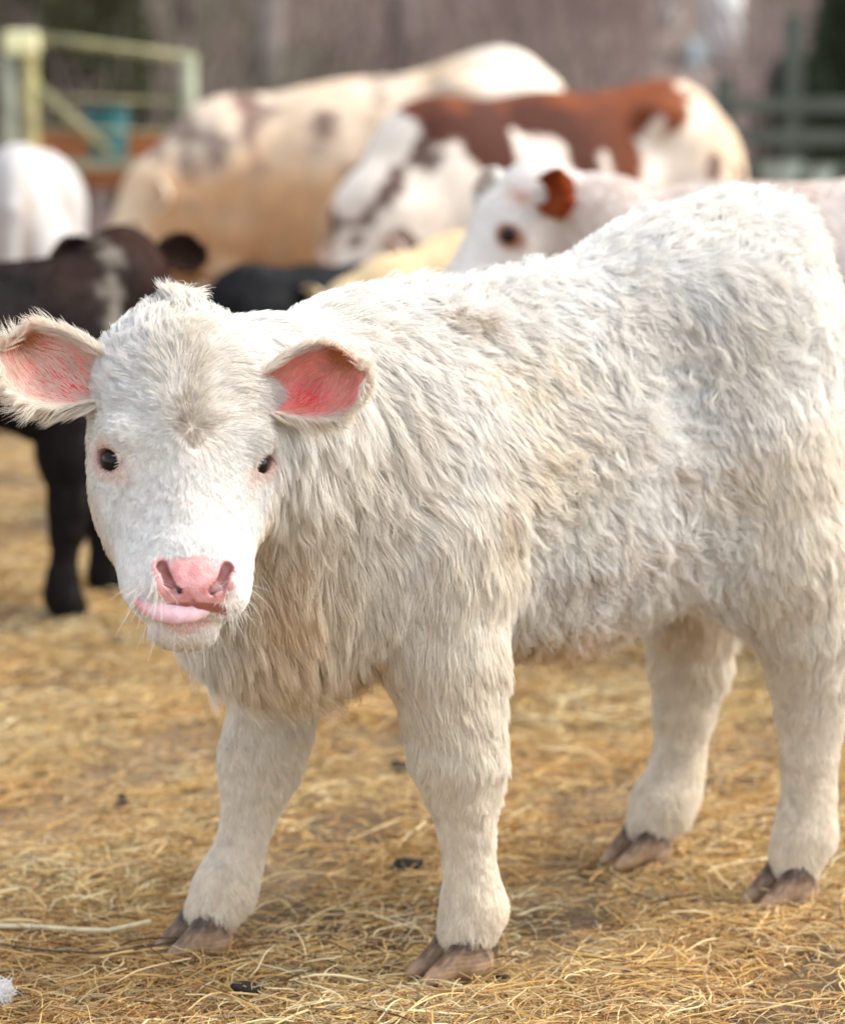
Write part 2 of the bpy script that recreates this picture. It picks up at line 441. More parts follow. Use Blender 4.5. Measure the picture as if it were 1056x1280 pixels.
# directions
top = smoothstep(.3, .9, N[:, 2])
side = np.stack([-.62 - .5 * top, np.zeros(len(V)), -.72 + .55 * top], 1)
chest = smoothstep(.20, .36, x); side = lerp(side, (-.22, 0, -1), chest * (1 - .5 * top))
rear = smoothstep(-.25, -.42, x) * (1 - top); side = lerp(side, (-.25, 0, -1), rear)
belly = smoothstep(.50, .38, z); side = lerp(side, (-.35, 0, -.95), belly)
legd = np.stack([-.10 * np.ones(len(V)), np.zeros(len(V)), -np.ones(len(V))], 1)
wh = np.stack([Q[:, 0] * 1.0, 0 * x, (Q[:, 2] - .088)], 1)
wl = np.linalg.norm(wh, axis=1); wh = wh / (wl[:, None] + .004)
wh[:, 0] *= np.where(Q[:, 2] < .088, 1.25, .55)
headd = wh @ RH.T
back = smoothstep(.0, -.05, Q[:, 1]); headd = lerp(headd, RB @ np.array((0, .5, -.8)), back * .8)
comb = side * GW['body'][:, None] + headd * GW['head'][:, None] + legd * GW['legs'][:, None] + np.array((0, 0, -1.)) * GW['tail'][:, None]
# lengths
bl = .035 + .022 * chest * (1 - top) - .010 * blob(V, (.20, .13, .46), (.12, .2, .14)) + .006 * nA(V) + .010 * belly * smoothstep(.45, .25, np.abs(y) * 3) - .006 * top - .018 * rear
ll = .012 + .016 * smoothstep(.18, .36, z) + .016 * smoothstep(.0, -.9, N[:, 0]) * smoothstep(.14, .3, z) + .004 * smoothstep(.085, .05, z)
fr = smoothstep(.10, .0, Q[:, 2])
hl = .0075 + .011 * fr + .010 * back + .012 * smoothstep(-.045, -.085, Q[:, 2])
tuft = np.exp(-((Q[:, 0] - .0) / .030) ** 2) * smoothstep(-.055, -.085, Q[:, 2]) * smoothstep(-.08, -.02, Q[:, 1])
hl = hl + .032 * tuft
length = bl * GW['body'] + ll * GW['legs'] + hl * GW['head'] + .020 * GW['tail']
lift = (.42 - .22 * rear) * GW['body'] + .30 * GW['legs'] + (.22 + .30 * fr + .75 * tuft) * GW['head'] + .12 * GW['tail']
# bare places: nose, lips, eye openings
def ell_mask(w0, t0, rw, rt, p=4): return (np.abs((Q[:, 0] - w0) / rw) ** p + np.abs((Q[:, 2] - t0) / rt) ** p)
nose = smoothstep(1.45, .7, ell_mask(.001, .2480, .0400, .0245, 3) + .12 * nC(V)) * (Q[:, 1] > .012)
lip = smoothstep(.0040, .0022, np.abs(Q[:, 2] - .2735)) * smoothstep(.046, .034, np.abs(Q[:, 0])) * (Q[:, 1] > -.02)
lowlip = smoothstep(.279, .281, Q[:, 2]) * smoothstep(.300, .292, Q[:, 2]) * smoothstep(-.01, .01, Q[:, 1]) * smoothstep(.032, .022, np.abs(Q[:, 0] + .004))
eye = np.zeros(len(V)); rim = np.zeros(len(V))
for s in (-1, 1):
    ex, ey, ez = EYE_AX[s]; d = Q - EYE_P[s]
    m = ((d @ ez) / .0188) ** 2 + ((d @ ey) / .0134) ** 2 + ((d @ ex) / .03) ** 2
    eye = np.maximum(eye, smoothstep(1.25, .95, m)); rim = np.maximum(rim, smoothstep(2.9, 1.0, m))
    tear = np.exp(-(((d @ ez) - .024) / .012) ** 2 - (((d @ ey) + .006) / .011) ** 2 - ((d @ ex) / .03) ** 2); rim = np.maximum(rim, .8 * tear)
isnear = smoothstep(0, .3, N @ (RB @ np.array((.05, -1, .12)))) # side the photograph sees gets more strands
dens = (1.0 * GW['body'] + 1.4 * GW['legs'] + 4.4 * GW['head'] + 1.2 * GW['tail'])
ns_ = np.zeros(len(V))
for s in (-1, 1):
    a_ = np.array((s * .034 + .002, .040, .234)); b_ = np.array((s * .017 + .002, .037, .257)); h_ = np.clip(((Q - a_) @ (b_ - a_)) / ((b_ - a_) @ (b_ - a_)), 0, 1)
    ns_ = np.maximum(ns_, smoothstep(.0135, .0105, np.linalg.norm(Q - a_ - h_[:, None] * (b_ - a_), axis=1)))
nose = np.maximum(nose, ns_)
dens *= (1 - nose) * (1 - np.clip(lip, 0, 1)) * (1 - eye) * (1 - .9 * lowlip)
dens *= .35 + .65 * smoothstep(-.35, .1, -(N @ (RB @ np.array((-.1, .97, .1)))))
dens[(Q[:, 2] > .27) & (GW['head'] > .5)] *= .7
length = length * (1 - .55 * rim * GW['head']) * (1 - .45 * smoothstep(.19, .24, Q[:, 2]) * GW['head'])
# pigment: off-white, creamier on the chest, belly and inside of the legs, with dirty patches and a shaded shoulder crease painted in
white = np.array((.86, .85, .815)); cream = np.array((.84, .72, .53)); ochre = np.array((.76, .54, .29)); dirt_and_shade = np.array((.42, .31, .19))
hc = np.repeat(white[None], len(V), 0)
hc = lerp(hc, (.84, .79, .71), np.clip(.30 + .35 * nA(V) + .2 * nB(V), 0, 1) * .6)
hc = lerp(hc, cream, np.clip(blob(V, (.38, .10, .50), (.11, .10, .15)) * .55 + .5 * blob(V, (.30, .05, .36), (.12, .15, .06)), 0, 1))
hc = lerp(hc, ochre, np.clip(blob(V, (.42, .12, .45), (.045, .06, .10)) * .55 + blob(V, (.32, .06, .35), (.06, .10, .04)) * .7, 0, .8))
hc = lerp(hc, ochre, np.clip(.85 * blob(V, (.0, .04, .36), (.10, .10, .045)) + .8 * blob(V, (-.30, -.07, .37), (.07, .06, .10)) + .5 * blob(V, (-.30, .05, .40), (.07, .05, .06)), 0, .75))
hc = lerp(hc, cream, np.clip(.8 * smoothstep(-.42, -.50, x) + .35 * smoothstep(.20, .08, z), 0, .8))
hc = lerp(hc, cream, GW['tail'] * .7); hc = lerp(hc, (.88, .80, .67), GW['legs'] * .7)
hc = lerp(hc, dirt_and_shade, np.clip(1.0 * blob(V, (.168, .09, .757), (.038, .045, .016)) + .7 * blob(V, (-.112, .145, .564), (.024, .05, .020)) + .8 * blob(V, (.165, .16, .545), (.016, .06, .028)) + .5 * blob(V, (.03, .15, .46), (.05, .06, .02)), 0, .8) * np.clip(.7 + .5 * nC(V), 0, 1))  # dirt stains, plus the shoulder crease with its shade put into the coat colour
hc = lerp(hc, cream, np.clip(.7 * blob(V, (-.20, .14, .56), (.05, .05, .04)) + .6 * blob(V, (.08, .15, .60), (.08, .06, .07)) + .5 * blob(V, (.10, .12, .70), (.10, .08, .03)), 0, .7) * np.clip(.7 + .4 * nC(V), 0, 1))
seam = np.exp(-((Q[:, 0] - .002 - .004 * nC(V)) / (.006 + .006 * smoothstep(.03, .09, Q[:, 2]))) ** 2) * smoothstep(-.06, -.01, Q[:, 2]) * smoothstep(.112, .088, Q[:, 2]) * (Q[:, 1] > 0)
hc = lerp(hc, (.44, .35, .26), np.clip(seam * GW["head"] * .95, 0, .88))
hc = lerp(hc, (.74, .68, .58), GW['head'] * np.clip(.85 * np.exp(-(Q[:, 0] / .035) ** 2) * (.7 + .35 * nC(V)) * smoothstep(.11, .05, Q[:, 2]), 0, 1))
hc = lerp(hc, (.74, .56, .46), np.clip(rim, 0, 1) * .7 * GW['head'])
hc = lerp(hc, (.80, .68, .52), .5 * back * GW['head'])
# skin under it
sc_ = np.repeat(np.array((.78, .62, .50))[None], len(V), 0)
sc_ = lerp(sc_, hc * .9, np.clip(GW['body'] + GW['legs'], 0, 1) * .6); sc_ = lerp(sc_, (.84, .76, .69), GW['head'] * .8)
sc_ = lerp(sc_, (.74, .37, .35), nose)
sc_ = lerp(sc_, sc_ * np.array((.86, .70, .72)), nose * np.clip(.4 + .5 * nC(V), 0, 1)); sc_ = lerp(sc_, (.70, .40, .37), nose * smoothstep(.240, .230, Q[:, 2]) * .5)
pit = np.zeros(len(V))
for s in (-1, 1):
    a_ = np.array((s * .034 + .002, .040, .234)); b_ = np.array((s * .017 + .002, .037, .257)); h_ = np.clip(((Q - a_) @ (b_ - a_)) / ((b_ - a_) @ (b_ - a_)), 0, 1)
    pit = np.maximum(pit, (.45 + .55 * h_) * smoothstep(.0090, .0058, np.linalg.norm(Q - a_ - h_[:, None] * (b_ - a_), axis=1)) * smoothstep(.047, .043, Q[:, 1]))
sc_ = lerp(sc_, (.10, .02, .02), np.clip(pit, 0, 1) * .85)  # dark red nostril lining, deepened inward with painted shade
sc_ = lerp(sc_, (.40, .13, .11), np.clip(lip, 0, 1)); sc_ = lerp(sc_, (.62, .27, .20), np.clip(lowlip, 0, 1))
sc_ = lerp(sc_, (.62, .33, .27), rim * GW['head']); sc_ = lerp(sc_, (.30, .14, .115), eye * GW['head'])
skin = skin_material('calf_skin', sss=.15, rough=.34, bump=.65, scale=420, coat=.35)
coat_mat = hair_material('calf_coat')
calf = thing('calf', 'fluffy white calf with its pink tongue out, in the foreground', 'calf', CALF_O, CALF_YAW)

# ears: a thick cupped leaf, joined into the body mesh
def ear_mesh(s, base, e1, e3, L=.128, W=.050, droop=.10):
    """s side; e1 outwards, e3 the way the cup opens; returns V, T, comb, length, lift, dens, hair colour, skin colour"""
    e1 = e1 / np.linalg.norm(e1); e3 = e3 - e1 * (e3 @ e1); e3 /= np.linalg.norm(e3); e2 = np.cross(e3, e1) 
    if e2[2] > 0 and False: e2 = -e2
    nx, nc = 26, 21
    xs = np.linspace(0, 1, nx); cs = np.linspace(-1, 1, nc)
    Xg, Cg = np.meshgrid(xs, cs, indexing='ij')
    prof = np.interp(xs, [0, .08, .25, .45, .65, .8, .9, .96, 1], [.50, .60, .84, .98, 1.0, .84, .62, .40, .10])
    phi = np.interp(xs, [0, .12, .35, .7, 1], [1.75, 1.5, 1.2, 1.0, .7])
    w = (W * prof)[:, None] * np.ones_like(Cg); ph = phi[:, None] * Cg
    Rr = w / np.maximum(np.sin(np.minimum(phi, math.pi / 2)), .3)[:, None]
    a2 = Rr * np.sin(ph); a3 = Rr * (1 - np.cos(ph))
    a1 = L * Xg * (1 - .07 * (Cg ** 2) * (Xg > .5)) 
    a3 = a3 - .018 * np.sin(Xg * math.pi) + .030 * Xg ** 2
    G = base + a1[..., None] * e1 + a2[..., None] * e2 + a3[..., None] * e3 + (droop * L * Xg ** 2)[..., None] * np.array((0, 0, -1.))
    dx = np.gradient(G, axis=0); dc = np.gradient(G, axis=1); nn = np.cross(dx, dc); nn /= np.linalg.norm(nn, axis=2)[..., None] + 1e-9
    if (nn[nx // 2, nc // 2] @ e3) < 0: nn = -nn
    edge = np.minimum(1, (1 - np.abs(Cg)) * 5)
    th = (.0015 + .003 * edge * (1 - .6 * Xg))[..., None]
    inn = (G + nn * th * .3).reshape(-1, 3); outr = (G - nn * th).reshape(-1, 3)
    V_ = np.concatenate([inn, outr]); F_ = []
    id_ = lambda i, j, k: k * nx * nc + i * nc + j
    for i in range(nx - 1):
        for j in range(nc - 1):
            F_.append((id_(i, j, 0), id_(i + 1, j, 0), id_(i + 1, j + 1, 0), id_(i, j + 1, 0)))
            F_.append((id_(i, j, 1), id_(i, j + 1, 1), id_(i + 1, j + 1, 1), id_(i + 1, j, 1)))
        F_.append((id_(i, 0, 0), id_(i, 0, 1), id_(i + 1, 0, 1), id_(i + 1, 0, 0)))
        F_.append((id_(i, nc - 1, 0), id_(i + 1, nc - 1, 0), id_(i + 1, nc - 1, 1), id_(i, nc - 1, 1)))
    for j in range(nc - 1):
        F_.append((id_(nx - 1, j, 0), id_(nx - 1, j, 1), id_(nx - 1, j + 1, 1), id_(nx - 1, j + 1, 0)))
    F_ = np.array(F_); T_ = np.concatenate([F_[:, [0, 1, 2]], F_[:, [0, 2, 3]]])
    vn = vnormals(V_, T_)
    mid = id_(nx // 2, nc // 2, 0)
    if vn[mid] @ e3 < 0: T_ = T_[:, ::-1]; vn = -vn
    xx = np.concatenate([Xg.ravel()] * 2); cc = np.concatenate([Cg.ravel()] * 2)
    up_ = cc * (1 if e2[2] > 0 else -1)                       # +1 at the upper edge
    inside = np.concatenate([np.ones(nx * nc), np.zeros(nx * nc)])
    ed = smoothstep(.70, 1.0, np.abs(cc)); ed = np.maximum(ed, smoothstep(.86, 1, xx))
    comb_ = np.tile(e1, (len(V_), 1)) + np.sign(cc)[:, None] * (ed * .7 + .2)[:, None] * e2
    ins = inside * (1 - ed)
    comb_ = lerp(comb_, e1 * .7 + e2 * (.5 if e2[2] > 0 else -.5), ins)
    len_ = np.where(inside > 0, .012, .012) + (.012 if s < 0 else .003) * ed + .014 * np.clip(-up_, 0, 1) * (1 - inside) * smoothstep(.9, .2, xx) + .006 * ins
    lift_ = .25 + .25 * ed
    dens_ = 3.2 * (1 - (.72 if s < 0 else .92) * ins)
    hcol = np.repeat(np.array((.86, .80, .70))[None], len(V_), 0)
    hcol = lerp(hcol, (.88, .66, .58) if s < 0 else (.82, .38, .31), ins * .8)
    scol = np.repeat(np.array((.80, .52, .42))[None], len(V_), 0)
    scol = lerp(scol, (.84, .27, .22), inside * .95)
    red = np.exp(-((xx - .36) / .20) ** 2 - ((up_ + .15) / .38) ** 2) * inside
    scol = lerp(scol, (.80, .025, .02), np.clip(red * 1.15, 0, 1))
    rust = np.exp(-((xx - .80) / .17) ** 2 - ((up_ - .60) / .45) ** 2) * inside
    scol = lerp(scol, (.34, .10, .025), np.clip(rust * 1.5, 0, 1)); hcol = lerp(hcol, (.50, .19, .06), np.clip(rust * 1.3, 0, 1) * (1 - .6 * ed))
    return V_, T_, vn, comb_, len_, lift_, dens_, hcol, scol
ears = []
for s, e1, e3, L_, W_, bs in ((1, (.92, .30, -.20), (-.28, .90, .22), .112, .041, (.090, .012, .030)), (-1, (-.93, .10, -.28), (.20, .90, .18), .126, .043, (-.080, -.026, .010))):
    base = h2l(bs)
    ears.append(ear_mesh(s, base, RH @ np.array(e1), RH @ np.array(e3), L_, W_))
nb = len(V)
AV, AT = [V], [T]; o_ = nb
for e in ears: AV.append(e[0]); AT.append(e[1] + o_); o_ += len(e[0])
V2 = np.concatenate(AV); T2 = np.concatenate(AT)
N2 = np.concatenate([N] + [e[2] for e in ears]); comb = np.concatenate([comb] + [e[3] for e in ears])
length = np.concatenate([length] + [e[4] for e in ears]); lift = np.concatenate([lift] + [e[5] for e in ears])
dens = np.concatenate([dens] + [e[6] for e in ears]); hc = np.concatenate([hc] + [e[7] for e in ears]); sc_ = np.concatenate([sc_] + [e[8] for e in ears])
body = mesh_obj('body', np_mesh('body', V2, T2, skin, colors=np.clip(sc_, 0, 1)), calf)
headw = np.concatenate([GW['head'], np.zeros(o_ - nb)]); legw = np.concatenate([GW['legs'], np.zeros(o_ - nb)])
earw = np.concatenate([np.zeros(nb), np.ones(o_ - nb)])
cl = .80 - .15 * np.concatenate([tuft, np.zeros(o_ - nb)]) - .45 * headw - .15 * legw - .4 * earw; wv = .27 - .20 * legw - .19 * headw - .20 * earw
flank = np.clip(1 - smoothstep(.12, .30, V2[:, 0]) * (1 - headw) - .9 * blob(V2, (.20, .13, .48), (.14, .2, .16)), .35, 1)
wv = wv * flank * np.clip(.95 + .45 * Noise(5, 88)(V2), .35, 1.6)
print('grow', time.time() - T0)
X1, R1, C1 = grow(V2, T2, N2, 520000, comb, length, lift, dens, hc, 11, k=6, rad=.00029, clump_every=26, clump=cl, wave=wv)
fur = strands('fur', X1, R1, C1, coat_mat, calf); fur['kind'] = 'stuff'
print('fur', time.time() - T0)

# eyes
eye_mat, n_, l_, out_ = new_mat('calf_eye')
p_ = n_.new('ShaderNodeBsdfPrincipled'); p_.inputs['Base Color'].default_value = (.012, .007, .005, 1); p_.inputs['Roughness'].default_value = .08
p_.inputs['Specular IOR Level'].default_value = .22
l_.new(p_.outputs[0], out_.inputs[0])
def ball(name, r, mat, parent, loc, seg=24):
    bm = bmesh.new(); bmesh.ops.create_uvsphere(bm, u_segments=seg, v_segments=seg // 2, radius=r)
    for f in bm.faces: f.smooth = True
    me = bpy.data.meshes.new(name); bm.to_mesh(me); bm.free(); me.materials.append(mat)
    o = mesh_obj(name, me, parent); o.location = loc; return o
for s in (-1, 1):
    ex, ey, ez = EYE_AX[s]
    ball('eye', .0165, eye_mat, calf, h2l(EYE_P[s] - ex * .0108))

# white lashes over each eye, whiskers round the lips
rl = np.random.default_rng(12); tk = np.linspace(0, 1, 5)
for s in (-1, 1):
    ex, ey, ez = EYE_AX[s]; a = rl.uniform(.15, math.pi - .15, 70)
    b0 = EYE_P[s] - ex * .003 + ez * .0170 * np.cos(a)[:, None] + ey * .0138 * np.sin(a)[:, None]
    d = unit(ex * 1.0 + ez * (.5 * np.cos(a))[:, None] + ey * (.35 * np.sin(a))[:, None] + rl.normal(0, .12, (70, 3)))
    P = b0[:, None] + d[:, None] * (rl.uniform(.010, .019, 70)[:, None] * tk)[:, :, None] - ey * (.004 * tk ** 2)[None, :, None]
    strands('eyelash', (P.reshape(-1, 3) @ RH.T * HS + HO).reshape(-1, 5, 3), np.full((70, 5), .00030) * np.array([1, 1, .8, .6, .3]), np.repeat(np.array((.88, .84, .76))[None], 70, 0), coat_mat, calf)['kind'] = 'stuff'
cand = np.where((GW['head'] > .8) & (((Q[:, 2] > .245) & (np.abs(Q[:, 0]) > .030) & (Q[:, 1] > -.01)) | ((Q[:, 2] > .288) & (Q[:, 1] > -.02))))[0]
k_ = rl.choice(cand, 110); d = unit(N[k_] + RH @ np.array((0, .1, .5)) + rl.normal(0, .22, (110, 3)))
P = V[k_][:, None] + d[:, None] * (rl.uniform(.012, .034, 110)[:, None] * tk)[:, :, None] + np.array((0, 0, -.006))[None, None] * (tk ** 2)[None, :, None]
strands('whisker', P, np.full((110, 5), .00020) * np.array([1, 1, .8, .6, .3]), np.repeat(np.array((.88, .84, .76))[None], 110, 0), coat_mat, calf)['kind'] = 'stuff'

# hooves: two claws a foot
def hoof_material():
    m, n, l, o = new_mat('hoof')
    p = n.new('ShaderNodeBsdfPrincipled'); p.inputs['Roughness'].default_value = .5
    tc = n.new('ShaderNodeTexCoord'); mp = n.new('ShaderNodeMapping'); mp.inputs['Scale'].default_value = (60, 220, 60); l.new(tc.outputs['Object'], mp.inputs[0])
    a = n.new('ShaderNodeTexNoise'); a.inputs['Scale'].default_value = 1; a.inputs['Detail'].default_value = 5; l.new(mp.outputs[0], a.inputs['Vector'])
    sx = n.new('ShaderNodeSeparateXYZ'); l.new(tc.outputs['Object'], sx.inputs[0])
    mr = n.new('ShaderNodeMapRange'); mr.inputs['From Min'].default_value = .014; mr.inputs['From Max'].default_value = .040; mr.inputs['To Min'].default_value = .22; mr.inputs['To Max'].default_value = -.20
    l.new(sx.outputs['Z'], mr.inputs['Value'])
    ad = n.new('ShaderNodeMath'); ad.operation = 'ADD'; l.new(a.outputs['Fac'], ad.inputs[0]); l.new(mr.outputs[0], ad.inputs[1])
    cr = n.new('ShaderNodeValToRGB'); e = cr.color_ramp.elements; e[0].position = .30; e[0].color = (.06, .035, .02, 1); e[1].position = .76; e[1].color = (.36, .235, .135, 1)
    q = e.new(.52); q.color = (.21, .13, .075, 1)
    l.new(ad.outputs[0], cr.inputs[0]); l.new(cr.outputs[0], p.inputs['Base Color'])
    wv = n.new('ShaderNodeTexWave'); wv.bands_direction = 'Z'; wv.inputs['Scale'].default_value = 60; wv.inputs['Distortion'].default_value = 2; l.new(tc.outputs['Object'], wv.inputs['Vector'])
    b = n.new('ShaderNodeBump'); b.inputs['Strength'].default_value = .15; b.inputs['Distance'].default_value = .001; l.new(wv.outputs['Fac'], b.inputs['Height'])
    b2 = n.new('ShaderNodeBump'); b2.inputs['Strength'].default_value = .4; b2.inputs['Distance'].default_value = .001; l.new(a.outputs['Fac'], b2.inputs['Height']); l.new(b.outputs[0], b2.inputs['Normal']); l.new(b2.outputs[0], p.inputs['Normal'])
    l.new(p.outputs[0], o.inputs[0]); return m
hoof_mat = hoof_material()
hp = [cone((-.026, 0, .020), (.040, 0, .005), .0170, .0050, .008, (1, .80, 1)), cone((-.018, 0, .042), (.026, 0, .012), .0150, .0060, .015, (1, .85, 1)), ell((-.02, 0, .012), (.020, .0155, .016), .01),
      cut(ell((0, 0, -.30), (.9, .9, .30), .0012))]
hV, hT = sdf_mesh(hp, (-.06, -.03, -.01), (.06, .03, .07), .0022)
hoof_me = np_mesh('hoof', hV, hT, hoof_mat)
for (u_, v_, ya) in ((.198, .117, 0), (.412, -.117, .10), (-.304, .12, .0), (-.262, -.12, .05)):
    for sg in (-1, 1):
        h_ = mesh_obj('hoof', hoof_me, calf); h_.location = (u_, v_ + sg * .0175, .001); h_.rotation_euler = (0, 0, ya - sg * .03)
        h_.scale = (1.08, 1.12, 1.05)

# tongue: over the lower lip, its tip to the left of the picture
tong_mat = skin_material('tongue', sss=.3, rough=.35, bump=.6, scale=1200, coat=.4)
tp = [(.020, .018, .2740, .0030), (.010, .022, .2760, .0060), (-.002, .025, .2785, .0084), (-.017, .026, .2795, .0095), (-.032, .025, .2775, .0086), (-.046, .021, .2725, .0060), (-.0565, .018, .2655, .0038)]
tprims = [cone(a[:3], b[:3], a[3], b[3], .008, (1, 1, .72)) for a, b in zip(tp[:-1], tp[1:])]
# flatten about its own height so that it lies like a tongue
tprims = [('c', p[1], p[2], p[3], p[4], p[5], np.array((1, 1, 1.0)), 1) for p in tprims]
tV, tT = sdf_mesh(tprims, (-.075, 0, .25), (.045, .05, .30), .0025)
_pn = np.interp(tV[:, 0], [q[0] for q in tp[::-1]], [q[1] for q in tp[::-1]]); tV[:, 1] = _pn + (tV[:, 1] - _pn) * .62 - .10 * (tV[:, 2] - .279)
tcol = np.repeat(np.array((.86, .56, .60))[None], len(tV), 0); tcol = lerp(tcol, (.74, .28, .30), smoothstep(-.042, -.058, tV[:, 0]))
tongue = mesh_obj('tongue', np_mesh('tongue', tV @ RH.T * HS + HO, tT if np.linalg.det(RH) > 0 else tT[:, ::-1], tong_mat, colors=tcol), calf)


# ------------------------------------------------------------------ ground: one sheet, level yard then a wooded bank
gn1, gn2, gn3 = Noise(.6, 51), Noise(3.5, 52), Noise(.05, 53)
def flat(P3):
    """height of the ground at points (n, 3)"""
    Y = P3[:, 1]; X = P3[:, 0]
    q = np.stack([X, Y, 0 * X], 1)
    h = .004 * gn2(q) + .010 * gn1(q) * smoothstep(3.6, 6, Y)
    r = np.clip((Y - 17) / 45, 0, None)
    return h + 11.5 * np.where(r < 1, r * r * (3 - 2 * r) * .5 + .5 * r, 1 + .3 * (r - 1)) + smoothstep(17, 40, Y) * .8 * gn3(q)
def gh(x, y): return float(flat(np.array([[x, y, 0.]]))[0])
def axis(n, near, far): 
    t = np.linspace(0, 1, n); return near + (far - near) * t ** 2.6
ys = np.concatenate([np.linspace(-40, 1.2, 12)[:-1], 1.2 + axis(240, 0, 300)])
xr = axis(90, .0, 250); xs = np.concatenate([-xr[::-1], xr[1:]])
GX, GY = np.meshgrid(xs, ys, indexing='ij')
GP = np.stack([GX.ravel(), GY.ravel(), 0 * GX.ravel()], 1); GP[:, 2] = flat(GP)
nx_, ny_ = GX.shape
i0 = (np.arange(nx_ - 1)[:, None] * ny_ + np.arange(ny_ - 1)[None]).ravel()
GF = np.stack([i0, i0 + ny_, i0 + ny_ + 1, i0 + 1], 1)
gm, n_, l_, o_ = new_mat('yard_ground')
p_ = n_.new('ShaderNodeBsdfPrincipled'); p_.inputs['Roughness'].default_value = .95
tc = n_.new('ShaderNodeTexCoord')
def noise_node(scale, detail=6, rough=.6, dist=0):
    k = n_.new('ShaderNodeTexNoise'); k.inputs['Scale'].default_value = scale; k.inputs['Detail'].default_value = detail
    k.inputs['Roughness'].default_value = rough; k.inputs['Distortion'].default_value = dist
    l_.new(tc.outputs['Object'], k.inputs['Vector']); return k
def ramp(src, stops):
    r = n_.new('ShaderNodeValToRGB'); e = r.color_ramp.elements
    while len(e) < len(stops): e.new(.5)
    for q, (pos, c) in zip(e, stops): q.position = pos; q.color = (*c, 1)
    l_.new(src, r.inputs[0]); return r
def mixc(f, a, b, mode='MIX'):
    m = n_.new('ShaderNodeMix'); m.data_type = 'RGBA'; m.blend_type = mode
    if isinstance(f, float): m.inputs[0].default_value = f
    else: l_.new(f, m.inputs[0])
    l_.new(a, m.inputs[6]); l_.new(b, m.inputs[7]); return m.outputs[2]
fine = ramp(noise_node(140, 5, .7, 1.5).outputs['Fac'], [(.3, (.09, .055, .028)), (.5, (.30, .20, .10)), (.68, (.52, .38, .20))])
broad = ramp(noise_node(3.0, 4).outputs['Fac'], [(.35, (.42, .38, .34)), (.65, (1, 1, 1))])
yard = mixc(1.0, fine.outputs[0], broad.outputs[0], 'MULTIPLY')
leaf = ramp(noise_node(1.1, 8, .7).outputs['Fac'], [(.30, (.17, .15, .105)), (.5, (.29, .225, .19)), (.7, (.40, .315, .275))])
sx = n_.new('ShaderNodeSeparateXYZ'); l_.new(tc.outputs['Object'], sx.inputs[0])
mr = n_.new('ShaderNodeMapRange'); mr.inputs['From Min'].default_value = 13; mr.inputs['From Max'].default_value = 19
l_.new(sx.outputs['Y'], mr.inputs['Value'])
l_.new(mixc(mr.outputs[0], yard, leaf.outputs[0]), p_.inputs['Base Color'])
bp = n_.new('ShaderNodeBump'); bp.inputs['Strength'].default_value = .8; bp.inputs['Distance'].default_value = .02
l_.new(noise_node(60, 6, .7).outputs['Fac'], bp.inputs['Height']); l_.new(bp.outputs[0], p_.inputs['Normal'])
l_.new(p_.outputs[0], o_.inputs[0])
go = mesh_obj('ground', np_mesh('ground', GP, GF, gm)); go['kind'] = 'structure'

# ------------------------------------------------------------------ loose straw over the yard
straw_mat = hair_material('straw', rough=.5, spec=.6, trans=.15)
def scatter_straw(n, y0, y1, lo, hi, r0, r1, seed, hmax, pw=2.0, k=5):
    r = np.random.default_rng(seed)
    t = r.random(n)
    Y = (y0 ** (1 - pw) + t * (y1 ** (1 - pw) - y0 ** (1 - pw))) ** (1 / (1 - pw)) if pw != 1 else y0 * (y1 / y0) ** t
    X = r.uniform(-1, 1, n) * (.23 * Y + .42)
    cl = Noise(2.2, 61)(np.stack([X, Y, 0 * X], 1)); keep = r.random(n) < np.clip(.70 + .5 * cl, .15, 1); X, Y = X[keep], Y[keep]; n = len(X)
    L = lo * (hi / lo) ** (r.random(n) ** 1.6)
    a = r.uniform(0, 2 * math.pi, n); el = np.abs(r.normal(0, .16, n)) * (1 - .5 * (L > .08))
    d = np.stack([np.cos(a) * np.cos(el), np.sin(a) * np.cos(el), np.sin(el)], 1)
    s_ = np.stack([-np.sin(a), np.cos(a), 0 * a], 1)
    u = np.linspace(-.5, .5, k)
    base = np.stack([X, Y, 0 * X], 1)
    P = base[:, None] + d[:, None] * (L[:, None] * u)[:, :, None]
    P += s_[:, None] * ((r.normal(0, .09, n) * L)[:, None] * (u ** 2)[None] + (r.normal(0, .05, n) * L)[:, None] * np.sin(u * 7)[None])[:, :, None]
    P[:, :, 2] -= (np.abs(r.normal(0, .25, n)) * L)[:, None] * (u ** 2)[None]
    z0 = flat(base); hgt = r.random(n) ** 1.5 * hmax
    low = P[:, :, 2].min(1)
    P[:, :, 2] += (z0 + .001 + hgt - np.maximum(low, -.012))[:, None]
    R = (r0 + (r1 - r0) * r.random(n) ** 2.2)[:, None] * np.array([.7, 1, 1, 1, .6])[None]
    pal = np.array([(.62, .43, .18), (.74, .56, .28), (.87, .75, .47), (.34, .205, .095), (.50, .42, .28), (.15, .09, .05), (.56, .34, .14)])
    pr = np.array([.25, .22, .15, .14, .11, .06, .07])
    C = pal[r.choice(len(pal), n, p=pr)] * r.uniform(.78, 1.1, n)[:, None]
    warm = np.clip(.5 + .5 * Noise(1.3, 62)(base), 0, 1)[:, None]
    C = C * (1 - .25 * warm * np.array((0, .35, .7)))
    return P, R, np.clip(C, 0, .9)
parts = [scatter_straw(250000, 1.9, 4.2, .014, .075, .0003, .0009, 71, .011),
         scatter_straw(9000, 1.9, 4.2, .06, .16, .0007, .0014, 72, .012),
         scatter_straw(115000, 3.9, 9, .02, .11, .0006, .0015, 73, .018),
         scatter_straw(26000, 8, 17, .05, .18, .0014, .0032, 74, .03, 1.4)]
st = strands('straw', np.concatenate([p[0] for p in parts]), np.concatenate([p[1] for p in parts]), np.concatenate([p[2] for p in parts]), straw_mat)
tag(st, 'loose golden straw and chopped hay strewn over the whole yard', 'straw', kind='stuff')
print('straw', time.time() - T0)

